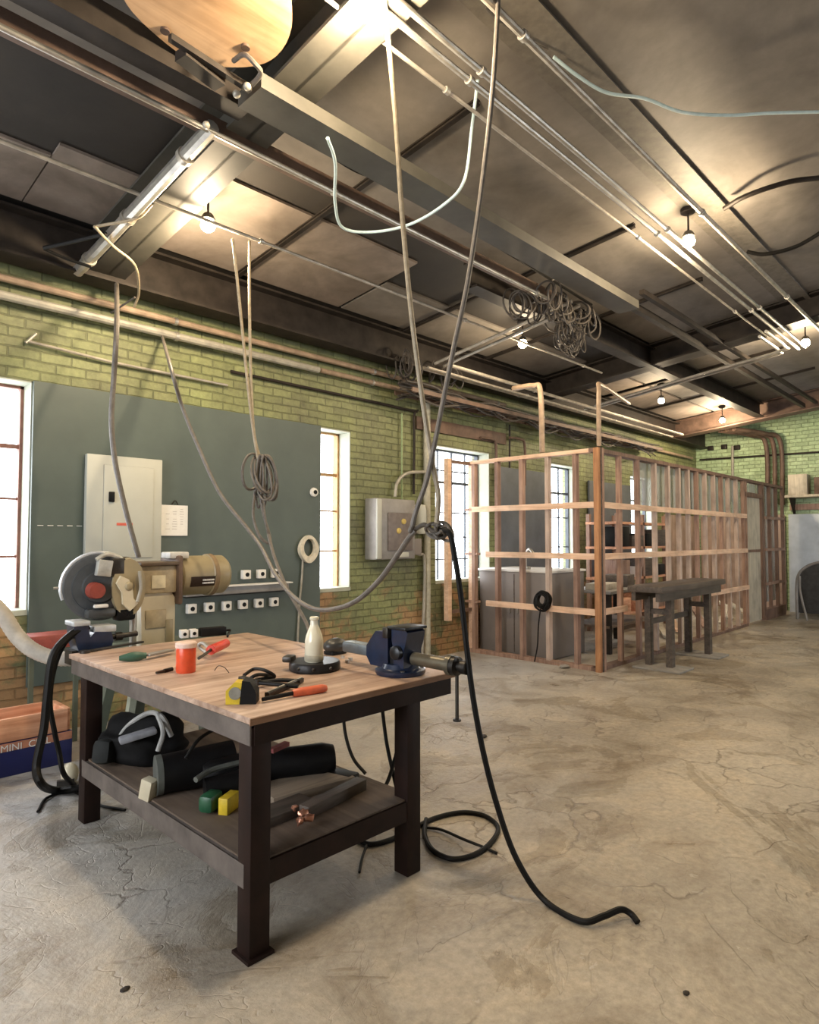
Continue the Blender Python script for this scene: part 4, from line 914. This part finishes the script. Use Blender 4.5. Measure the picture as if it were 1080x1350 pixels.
# hoses at the left
H1 = [G(116, 826, y=4.0), G(92, 838, y=3.98), G(70, 865, y=3.95), G(62, 920, y=3.93), G(58, 960, y=3.92), G(48, 1010, y=3.9), G(54, 1033, y=3.85), G(72, 1042, z=.03), G(100, 1040, z=.03), G(120, 1036, z=.03)]
cable(H1, .022, RUBBER, 'thick black hose falling from the machine to the floor, left of the workbench', 'air_hose', 'hose')
cable([G(114, 830, y=4.02), G(88, 845, y=4.0), G(72, 880, y=4.0), G(66, 925, y=4.0), G(72, 965, y=4.0), G(78, 992, y=4.0), G(84, 1020, y=3.95), G(98, 1035, z=.02)], .014, RUBBER, 'thinner black hose beside the thick one, left of the workbench', 'air_hose', 'hose')
cable([G(50, 1070, z=.01), G(62, 1052, z=.01), G(95, 1043, z=.01), G(125, 1060, z=.01), G(165, 1068, z=.01)], .008, RUBBER, 'thin black cable on the floor at the left table leg', 'floor_cable')
o = MB().tube([D(-30, 780, 4.75), D(0, 805, 4.75), D(22, 838, 4.75), D(45, 858, 4.72), D(75, 868, 4.7), D(110, 868, 4.7)], .045, 14, 14, ribs=1.06).build('dust_hose', HOSE); tag(o, 'thick pale ribbed dust hose sweeping in from the left edge', 'hose')
# trough and carton
t = thing('timber_trough', 'long orange-pink timber trough resting on the navy carton at the left edge', 'trough', (1.1, 4.85, .215))
tx0, tx1, ty0, ty1, tz0, tz1 = .2, 1.55, 4.70, 5.0, .215, .36
MB().box(((tx0+tx1)/2, (ty0+ty1)/2, tz0+.012), (tx1-tx0, ty1-ty0, .024)).build('bottom_board', CRATEW, t)
for y in (ty0, ty1): MB().box(((tx0+tx1)/2, y, (tz0+tz1)/2), (tx1-tx0, .03, tz1-tz0), bev=.003).build('side_board', CRATEW, t)
MB().box((tx1, (ty0+ty1)/2, (tz0+tz1)/2), (.04, ty1-ty0, tz1-tz0), bev=.003).build('end_board', CRATEW, t)
t = thing('navy_carton', 'navy blue carton with white lettering on the floor under the trough', 'carton', (1.0, 4.95, 0))
MB().box((.88, 4.86, .105), (1.40, .36, .21), bev=.004).build('carton_body', BLUEBOX, t)
MB().box((.88, 4.677, .185), (1.39, .004, .05)).build('pale_stripe', M('orange_stripe', (.4, .17, .1), .6), t)
text('MINI  CELL', .06, WHITE, t, (1.30, 4.673, .178), (PI/2, 0, 0))
q = G(72, 843, y=5.15)
t = thing('red_case', 'low red case on thin legs behind the hoses at the machine stand', 'case', (q.x, 5.15, 0))
MB().box(q, (.42, .22, .10), bev=.01).build('case_body', M('dull_red_case', (.26, .06, .045), .5), t)
for x in (-.15, .15): MB().box((q.x+x, 5.15, (q.z-.04)/2), (.03, .03, q.z-.04)).build('case_leg', GREENST, t)
t = thing('metal_post', 'pale square post standing behind the long black case of the lower shelf', 'post', (2.95, 4.35, 0))
MB().box((2.95, 4.35, .34), (.16, .06, .68), bev=.004).build('post_body', M('light_green_paint', (.34, .37, .29), .5), t); MB().box((3.05, 4.36, .34), (.05, .05, .68)).build('post_edge', GREENST, t); MB().box((2.98, 4.35, .01), (.28, .2, .02)).build('post_foot', GREENST, t)
# stand foot lumps
t = thing('cast_foot', 'small pale cast foot with a dark bar beside the left table leg', 'foot', (1.30, 4.0, 0))
q = G(92, 1022, z=.05); MB().ball((q.x, q.y, .06), .05, (1, 1, 1.3)).build('foot_body', CREAM, t); a = G(75, 1034, z=.02); b = G(98, 1031, z=.02); MB().bar(a, b, .03, .04).build('foot_bar', IRON, t)

# ================================================================== HANGING CABLES
K = D(575, 697, 2.85)
cable([(1.95, 2.06, 4.1), D(521, 150, 2.86), D(530, 280, 2.86), D(541, 400, 2.85), D(552, 490, 2.85), D(562, 560, 2.85), D(572, 620, 2.85), D(578, 655, 2.85), K], .0115, CABLE_TAN, 'left one of the two long cables crossing above the vise')
cable([R(660, -60, 3.88), D(651, 100, 2.86), D(636, 240, 2.86), D(617, 370, 2.85), D(598, 460, 2.85), D(583, 535, 2.85), D(572, 590, 2.84), D(562, 635, 2.83), D(549, 672, 2.83), D(544, 692, 2.83)], .0115, CABLE_GR, 'right one of the two long cables crossing above the vise')
cable([K+Vector((0, 0, -.01)), D(592, 702, 2.83), D(599, 730, 2.83), D(607, 780, 2.83), D(615, 850, 2.82), D(624, 920, 2.81), D(637, 990, 2.8), D(655, 1060, 2.79), D(680, 1130, 2.78), D(716, 1185, 2.76), G(765, 1214, z=.014), G(795, 1208, z=.03), G(818, 1199, z=.035), G(832, 1205, z=.02), G(841, 1216, z=.008)],
      .0125, RUBBER, 'black cable falling from the knot to the open floor')
# knot
m = MB()
for k in range(5):
    a0 = k*.7; pts = []
    for q in range(8):
        a = 2*PI*q/8; ra = .030+.010*math.sin(k*2.1)
        v = rt*(ra*math.cos(a)*1.2)+Vector((0, 0, 1))*(ra*math.sin(a)*.8)+fw*(.02*math.sin(a*2+k))
        v.rotate(Matrix.Rotation(a0*.35, 3, fw)); pts.append(K+rt*(.01+.012*k-.02)+Vector((0, 0, -.012*(k % 3)))+v)
    m.tube(pts, .007, 8, 5, closed=True)
tag(m.build('cable_knot', CABLE_GR), 'knot of grey cable where the long cables meet above the vise', 'knot')
m = MB().tube([D(544, 692, 2.83), D(541, 700, 2.83), D(548, 697, 2.84), D(560, 692, 2.84), D(572, 700, 2.85), D(586, 694, 2.85)], .011, 9)
tag(m.build('tie_cable', CABLE_GR), 'short cable loop tying the right cable to the knot', 'cable')
cable([D(548, 700, 2.83), D(540, 708, 2.85), D(522, 735, 2.92), D(500, 765, 3.0), D(470, 792, 3.1), D(440, 803, 3.25), D(412, 802, 3.4), D(385, 785, 3.6), D(362, 755, 3.85), D(345, 722, 4.05), D(325, 695, 4.2), D(290, 650, 4.35), D(262, 590, 4.45), D(240, 535, 4.5), D(224, 480, 4.5), R(213, 440, 3.35)],
      .0125, CABLE_GR, 'long cable swagging from the wall side down over the bottle to the knot')
# coil bundle
Ck = [D(308, 325, 4.55), D(318, 420, 4.55), D(326, 500, 4.55), D(333, 560, 4.55), D(340, 605, 4.55)]
cable([R(306, 318, 3.62)]+Ck, .0105, CABLE_TAN, 'left strand of the doubled cable holding the coil'); cable([R(329, 318, 3.62), D(329, 400, 4.56), D(331, 500, 4.56), D(335, 570, 4.56), D(343, 605, 4.56)], .0105, CABLE_TAN, 'right strand of the doubled cable holding the coil')
rnd = random.Random(11); m = MB()
ctr = [(334, 598, 22, 48), (344, 600, 24, 50), (350, 600, 22, 60), (340, 600, 12, 55), (352, 602, 16, 58), (346, 600, 8, 70)]
for k, (x, ytop, w, h) in enumerate(ctr*2):
    pts = []; jx = rnd.uniform(-4, 4); tl = rnd.uniform(-.10, .55) if k % 6 else -.15
    for q in range(10):
        a = 2*PI*q/10; lx = w*.55*math.sin(a); ly = h*.62*(1-math.cos(a))/1.0*.8
        pts.append(D(x+jx+lx+tl*ly*.4, ytop+ly, 4.55+.05*math.sin(a+k)))
    m.tube(pts, .0075, 8, 5, closed=True)
tag(m.build('cable_coil', CABLE_GR), 'coil of grey cable hanging in mid air in front of the grey-green board', 'cable coil')
m = MB()
m.tube([D(336, 648, 4.55), D(334, 680, 4.53), D(342, 706, 4.5), D(354, 716, 4.5), D(356, 708, 4.5), D(348, 680, 4.52), D(342, 650, 4.54)], .010, 8)
m.tube([D(346, 655, 4.55), D(350, 685, 4.5), D(355, 712, 4.5)], .008, 8)
tag(m.build('cable_tail', CABLE_GR), 'loose tail of cable hanging below the coil', 'cable')
cable([D(354, 705, 4.45), D(362, 735, 4.3), D(378, 775, 4.05), D(395, 805, 3.9), D(405, 824, 3.8), D(409, 838, 3.7)], .011, CABLE_GR, 'dark cable slanting down from the coil to behind the milk bottle')
# cables under and behind the table
cable([D(452, 935, 3.95), D(456, 970, 3.9), D(466, 1000, 3.85), D(482, 1020, 3.8)], .010, RUBBER, 'thin black cable behind the lower shelf, left of three', 'floor_cable')
cable([D(503, 925, 3.6), D(510, 980, 3.5), D(522, 1035, 3.4), D(528, 1065, 3.3)], .010, RUBBER, 'thin black cable behind the lower shelf, middle of three', 'floor_cable')
cable([D(537, 915, 3.6), D(528, 970, 3.5), D(515, 1020, 3.4), D(504, 1045, 3.3)], .010, RUBBER, 'thin black cable behind the lower shelf, crossing the middle one', 'floor_cable')
z = .012
cable([G(470, 1105, z=z), G(488, 1113, z=z), G(515, 1107, z=z), G(545, 1092, z=z), G(575, 1078, z=z), G(610, 1071, z=z), G(640, 1076, z=z), G(657, 1092, z=z), G(645, 1113, z=z), G(622, 1128, z=z), G(594, 1132, z=z), G(570, 1120, z=z), G(560, 1100, z=z), G(562, 1080, z=z)], .012, RUBBER, 'black cable lying in a loop on the floor right of the workbench', 'floor_cable')
cable([G(560, 1091, z=.01), G(582, 1094, z=.012), G(610, 1106, z=.02), G(640, 1118, z=.01), G(655, 1125, z=.008)], .007, RUBBER, 'thin black cable crossing the floor loop', 'floor_cable')
cable([G(484, 1114, z=.01), G(478, 1130, z=.01), G(474, 1150, z=.01)], .006, RUBBER, 'thin dark lead on the floor below the lower shelf', 'floor_cable')

# ================================================================== STUD ROOM
SX, SY, SH = 6.72, 3.53, 2.535
t = thing('short_stud_wall', 'open timber stud wall facing the workbench, short side of the stud room', 'stud wall', (SX, 4.5, 0))
ys = [5.42, 5.33, 4.95, 4.575, 4.2, 3.825]
for k, y in enumerate(ys[1:]): MB().box((SX+.05, y, SH/2), (.07, .05, SH-.08)).build('stud', STUDS[(0, 2, 0, 1, 2)[k]], t, smooth=False)
MB().box((SX+.06, (SY+5.45)/2, SH-.02), (.10, 5.45-SY, .045)).build('top_plate', RAILW, t, smooth=False)
MB().box((SX+.06, (SY+5.45)/2, .022), (.10, 5.45-SY, .045)).build('bottom_plate', STUD, t, smooth=False)
for z_, y1 in ((1.885, 5.33), (1.295, 5.1), (.665, 5.1)): MB().box((SX-.002, (SY+y1)/2, z_), (.028, y1-SY, .07)).build('rail', RAILW, t, smooth=False)
for z_ in (1.885, 1.295, .665): MB().box((SX+.06, (5.33+5.42)/2, z_), (.08, .2, .03)).build('blocking', STUD, t, smooth=False)
t = thing('window_side_frame', 'small timber frame joining the short stud wall to the third window', 'frame', (6.4, 5.42, 0))
for x, zb in ((6.30, .45), (6.80, 0)): MB().box((x, 5.40, (SH+zb)/2), (.07, .07, SH-zb)).build('stud', RAILX, t, smooth=False)
for z_ in (.56, 2.5): MB().box((6.55, 5.40, z_), (.5, .05, .04)).build('rail', DARKSTUD, t, smooth=False)
t = thing('long_stud_wall', 'long open timber stud wall with doorway running towards the far green wall', 'stud wall', (10.4, SY, 0))
xs = [7.32, 7.82, 8.33, 8.77, 9.14, 9.48, 9.82, 10.16, 10.53, 10.87, 11.2, 11.6]
for k, x in enumerate(xs): MB().box((x, SY+.03, SH/2), (.055, .055, SH-.08)).build('stud', STUDS[(k*7//3) % 3 if k < 4 else 1 if k % 3 else 0], t, smooth=False)
for x in (11.97, 12.08, 12.98, 13.08, 13.5, 13.95, 14.4): MB().box((x, SY+.03, SH/2), (.05, .055, SH-.08)).build('stud', DARKSTUD if x > 12.9 else STUD, t, smooth=False)
MB().box(((SX+14.4)/2, SY+.05, SH-.02), (14.4-SX, .10, .045)).build('top_plate', DARKSTUD, t, smooth=False)
MB().box(((SX+12.05)/2, SY+.05, .022), (12.05-SX, .10, .045)).build('bottom_plate', DARKSTUD, t, smooth=False)
MB().box(((13.05+14.4)/2, SY+.05, .10), (14.4-13.05, .10, .2)).build('bottom_plate', DARKSTUD, t, smooth=False)
MB().box((12.53, SY+.05, 2.27), (.95, .10, .08)).build('door_head', DARKSTUD, t, smooth=False)
for z_ in (1.885, 1.295): MB().box(((SX+12.0)/2, SY-.012, z_), (12.0-SX, .026, .07)).build('rail', RAILX, t, smooth=False)
MB().box(((SX+7.4)/2, SY-.012, .665), (7.4-SX, .026, .07)).build('rail', RAILX, t, smooth=False)
MB().box((11.1, SY-.012, .665), (1.9, .026, .07)).build('rail', RAILX, t, smooth=False)
for z_ in (1.885, 1.295, .665): MB().box((13.75, SY-.005, z_), (1.35, .02, .05)).build('rail', STUD, t, smooth=False)
MB().box((10.9, SY+.115, 2.19), (6.0, .004, .62)).build('film', FILM, t, smooth=False)
MB().box((13.75, SY+.115, 1.4), (1.3, .006, 2.2)).build('film', FILM, t, smooth=False)
t = thing('corner_post', 'orange-brown timber post at the near corner of the stud room', 'post', (SX, SY, 0))
MB().box((SX+.005, SY+.0, SH/2), (.06, .06, SH)).build('post', wood_mat('amber_post', (.26, .11, .045), (.50, .25, .11), 2), t, smooth=False)
MB().box((SX+.07, SY-.01, SH/2), (.04, .07, SH)).build('post', STUD, t, smooth=False)
MB().box((SX+.036, SY-.035, SH/2), (.018, .01, SH)).build('dark_gap_strip', DARKW, t, smooth=False)
t = thing('door_leaf', 'pale boarded door leaf standing in the doorway of the long stud wall', 'door', (12.45, 3.6, 0))
MB().box((12.62, SY+.06, 1.13), (.74, .035, 2.2)).build('leaf', PALEW, t, smooth=False); MB().box((12.62, SY+.037, 1.28), (.74, .01, .05)).build('ledge', DARKSTUD, t)
# inside the room
t = thing('taupe_cabinet', 'big taupe metal cabinet behind the short stud wall', 'cabinet', (7.9, 5.0, 0))
MB().box((7.35, 4.83, .54), (.8, 1.12, 1.06), bev=.01).build('cabinet_body', TAUPE, t)
MB().box((7.35, 4.83, 1.085), (.84, 1.16, .03), bev=.005).build('cabinet_top', WHITE, t)
MB().box((6.947, 4.83, .54), (.006, .012, 1.0)).build('door_seam', DARKW, t)
for s_ in (-.06, .06): MB().box((6.94, 4.83+s_, .6), (.02, .015, .12)).build('handle', ZINC, t)
tag(MB().box((8.1, 5.46, 1.72), (1.2, .03, 1.62)).build('steel_sheet', SHEETBL), 'blue-grey sheet on the brick above the taupe cabinet', 'sheet')
tag(MB().box((10.9, 5.46, 1.55), (1.6, .03, 1.9)).build('steel_sheet', SHEETBL), 'blue-grey ribbed sheet on the brick right of the fourth window', 'sheet')
t = thing('faucet_stand', 'small chrome tap fitting on top of the taupe cabinet', 'tap', (7.1, 4.75, 1.1))
MB().tube([(7.1, 4.75, 1.1), (7.1, 4.75, 1.28), (7.08, 4.68, 1.36), (7.06, 4.6, 1.30)], .018, 10).build('spout', ZINC, t); MB().box((7.1, 4.75, 1.12), (.1, .1, .04), bev=.01).build('tap_base', ZINC, t)
tag(MB().box((14.2, 5.455, 1.0), (1.9, .03, 2.0)).build('lining_board', wood_mat('pinkish_lining_board', (.30, .21, .17), (.50, .38, .32), 2, .7, .4)), 'pinkish lining board on the window wall at the far end of the stud room', 'board')
tag(MB().box((15.15, 4.55, 1.0), (.03, 1.7, 2.0)).build('lining_board', MATS['pinkish_lining_board']), 'pinkish lining board on the far green wall behind the long stud wall', 'board')
# reel
rc = Vector((6.66, 4.22, .76)); t = thing('cable_reel', 'coiled black cable hung on the lowest rail of the short stud wall', 'cable coil', (6.66, 4.22, .62))
m = MB(); rnd = random.Random(5)
for k in range(12):
    ra = rnd.uniform(.055, .105); off = Vector((rnd.uniform(-.04, .03), rnd.uniform(-.012, .012), rnd.uniform(-.015, .015)))
    m.tube([rc+off+Vector((.01*math.sin(3*a), ra*math.cos(a), ra*1.15*math.sin(a))) for a in [2*PI*i/9 for i in range(9)]], .011, 7, 5, closed=True)
m.build('coil', RUBBER, t); MB().tube([rc+Vector((0, .03, -.1)), rc+Vector((0, .06, -.3)), rc+Vector((.02, .09, -.55)), rc+Vector((.0, .12, -.74))], .008, 7).build('cable_end', RUBBER, t)
# interior benches and racks
t = thing('interior_table', 'low cluttered table standing inside the stud room near its corner', 'table', (8.0, 4.3, 0))
MB().box((8.5, 4.25, .80), (1.5, .7, .04), bev=.004).build('tabletop', GREYBOX, t); MB().box((8.5, 4.25, .35), (1.4, .6, .03)).build('shelf', SHELFW, t)
for x in (7.85, 9.15):
    for y in (3.98, 4.52): MB().box((x, y, .39), (.06, .06, .78)).build('leg', STEEL_DK, t)
for k, (x, y, zt, d, c, l) in enumerate(((8.1, 4.2, .82, (.5, .3, .08), PALEW, 'pale slab on the low table inside the stud room, left one'), (8.8, 4.3, .82, (.4, .35, .16), DARKW, 'dark box on the low table inside the stud room, right one'))):
    tag(MB().box((x, y, zt+d[2]/2), d, (0, 0, .2), bev=.005).build('slab' if k == 0 else 'box', c), l, 'slab' if k == 0 else 'box')
t = thing('timber_rack', 'tall rack of timber boards inside the stud room beyond the bench', 'rack', (10.4, 4.9, 0))
for x in (9.6, 10.5, 11.4):
    for y in (4.7, 5.2): MB().box((x, y, .95), (.06, .06, 1.9)).build('upright', STUD, t)
for z_ in (.3, .85, 1.35, 1.75): MB().box((10.5, 4.95, z_), (1.9, .56, .04)).build('rack_shelf', CRATEW, t)
rnd = random.Random(9)
for z_, nm in ((.32, 'bottom'), (.87, 'second'), (1.37, 'third')):
    for k in range(4):
        h = rnd.uniform(.14, .34); c = rnd.choice((DARKW, STUD, CRATEW, BLACK, WHITE))
        tag(MB().box((9.85+.44*k, 4.85, z_+h/2), (rnd.uniform(.2, .38), .36, h), (0, 0, rnd.uniform(-.1, .1)), bev=.006).build('storage_box', c), 'storage box on the %s shelf of the timber rack, %s from the left' % (nm, ('first', 'second', 'third', 'fourth')[k]), 'box', 'boxes on the timber rack')
# debris low behind long wall
rnd = random.Random(12)
for k in range(6):
    x = 8.4+.72*k; a = Vector((x+1.2, 3.85+rnd.uniform(0, .2), .04)); b = a+Vector((rnd.uniform(.4, .7), rnd.uniform(.1, .5), rnd.uniform(.05, .3)))
    tag(MB().bar(a, b, .09, .035).build('loose_plank', rnd.choice((PALEW, STUD, RAILX))), 'loose plank leaning on the floor inside the stud room, %s from the near corner' % ('first', 'second', 'third', 'fourth', 'fifth', 'sixth')[k], 'plank', 'loose planks in the stud room')

# ---- bench outside the long wall
t = thing('timber_bench', 'dark narrow bench table in front of the long stud wall', 'bench', (8.0, 3.1, 0))
MB().box((8.05, 3.13, .93), (2.05, .40, .07), bev=.006).build('bench_top', DARKW, t); MB().box((8.05, 3.0, .85), (1.95, .05, .11)).build('apron', DARKW, t); MB().box((8.05, 3.28, .85), (1.95, .05, .11)).build('apron', DARKW, t)
for x in (7.45, 8.65):
    for y in (3.02, 3.27): MB().box((x, y, .42), (.085, .07, .80)).build('leg', DARKW, t)
MB().box((8.05, 3.27, .52), (1.2, .04, .06)).build('stretcher', DARKW, t); MB().box((7.45, 3.14, .65), (.05, .3, .06)).build('stretcher', DARKW, t); MB().box((8.65, 3.14, .65), (.05, .3, .06)).build('stretcher', DARKW, t)
for x, y, l in ((7.42, 3.10, 'flat grey slab under the near legs of the dark bench'), (8.62, 3.10, 'flat grey slab under the far legs of the dark bench')):
    tag(MB().box((x, y, .012), (.40, .55, .024), bev=.004).build('floor_slab', STONE), l, 'slab')

# ---- far end
t = thing('zinc_sheet', 'pale bluish metal sheet leaning against the far wall at the right edge', 'sheet', (15.0, 2.9, 0))
MB().box((15.0, 2.75, 1.0), (.02, 1.7, 2.0), (0, .03, 0)).build('sheet', SHEETLT, t)
t = thing('round_tabletop', 'dark round-topped panel with pale rim standing at the right edge', 'panel', (14.2, 2.7, 0))
pts = [(-.46, 0), (.46, 0), (.46, .45)]+[(.46*math.cos(a), .55+.40*math.sin(a)) for a in [PI*k/18 for k in range(19)]]+[(-.46, .45)]
MB().prism(pts, .03, (13.75, 2.72, .12), (0, -1, 0), (0, 0, 1)).build('panel', M('charcoal_panel', (.04, .04, .04), .5), t)
MB().tube([(13.72, 2.72+.46, 0), (13.72, 2.72+.46, .6)]+[(13.72, 2.72+.46*math.cos(a), .67+.40*math.sin(a)) for a in [PI*k/8 for k in range(1, 8)]]+[(13.72, 2.72-.46, .6), (13.72, 2.72-.46, 0)], .025, 10, 4).build('tube_frame', GREYBOX, t)
MB().tube([(13.5, 2.62+.35, 0), (13.55, 2.7+.38, .5), (13.7, 2.72+.40, .8)], .02, 8).build('tube_leg', GREYBOX, t)
t = thing('wall_shelf', 'pale wall shelf on the far wall above the leaning sheet', 'shelf', (15.0, 2.9, 2.3))
MB().box((14.98, 2.6, 2.36), (.44, 2.0, .05)).build('shelf_board', PALEW, t); MB().box((15.16, 2.6, 2.15), (.06, 2.0, .12)).build('shelf_batten', STUD, t)
for y in (3.5, 2.2): MB().prism([(0, 0), (.35, .36), (0, .36)], .04, (15.18, y, 1.98), (-1, 0, 0), (0, 0, 1)).build('shelf_bracket', STEEL_DK, t)
for k, (y, w, h, c, l) in enumerate(((3.38, .34, .42, PALEW, 'pale box at the left end of the far wall shelf'), (2.98, .22, .34, STEEL_BR, 'rusty box in the middle of the far wall shelf'), (2.6, .4, .24, STUD, 'low brown box at the right of the far wall shelf'))):
    tag(MB().box((14.98, y, 2.385+h/2), (.3, w, h), bev=.01).build('storage_box', c), l, 'box')
t = thing('blackboard_panel', 'low dark panel against the far wall behind the leaning sheet', 'panel', (15.1, 2.6, 0))
MB().box((14.90, 2.6, .25), (.04, 1.6, .5)).build('panel', M('charcoal_panel', (.04, .04, .04), .5), t)

# small debris on the floor
rnd = random.Random(21)
for k, (px, py, s_, l) in enumerate(((637, 972, .03, 'dark chip on the floor right of the vise handle'), (165, 1305, .012, 'dark crumb near the bottom left of the floor'), (905, 1310, .010, 'dark crumb near the bottom right of the floor'), (745, 880, .06, 'small stone chip at the foot of the short stud wall'))):
    q = G(px, py, z=0); tag(MB().ball((q.x, q.y, s_*.25), s_, (1.4, 1, .35), 2, .15).build('floor_chip', STEEL_DK if k < 3 else STONE), l, 'chip')
for o in bpy.data.objects:
    if '_o' in o: del o['_o']
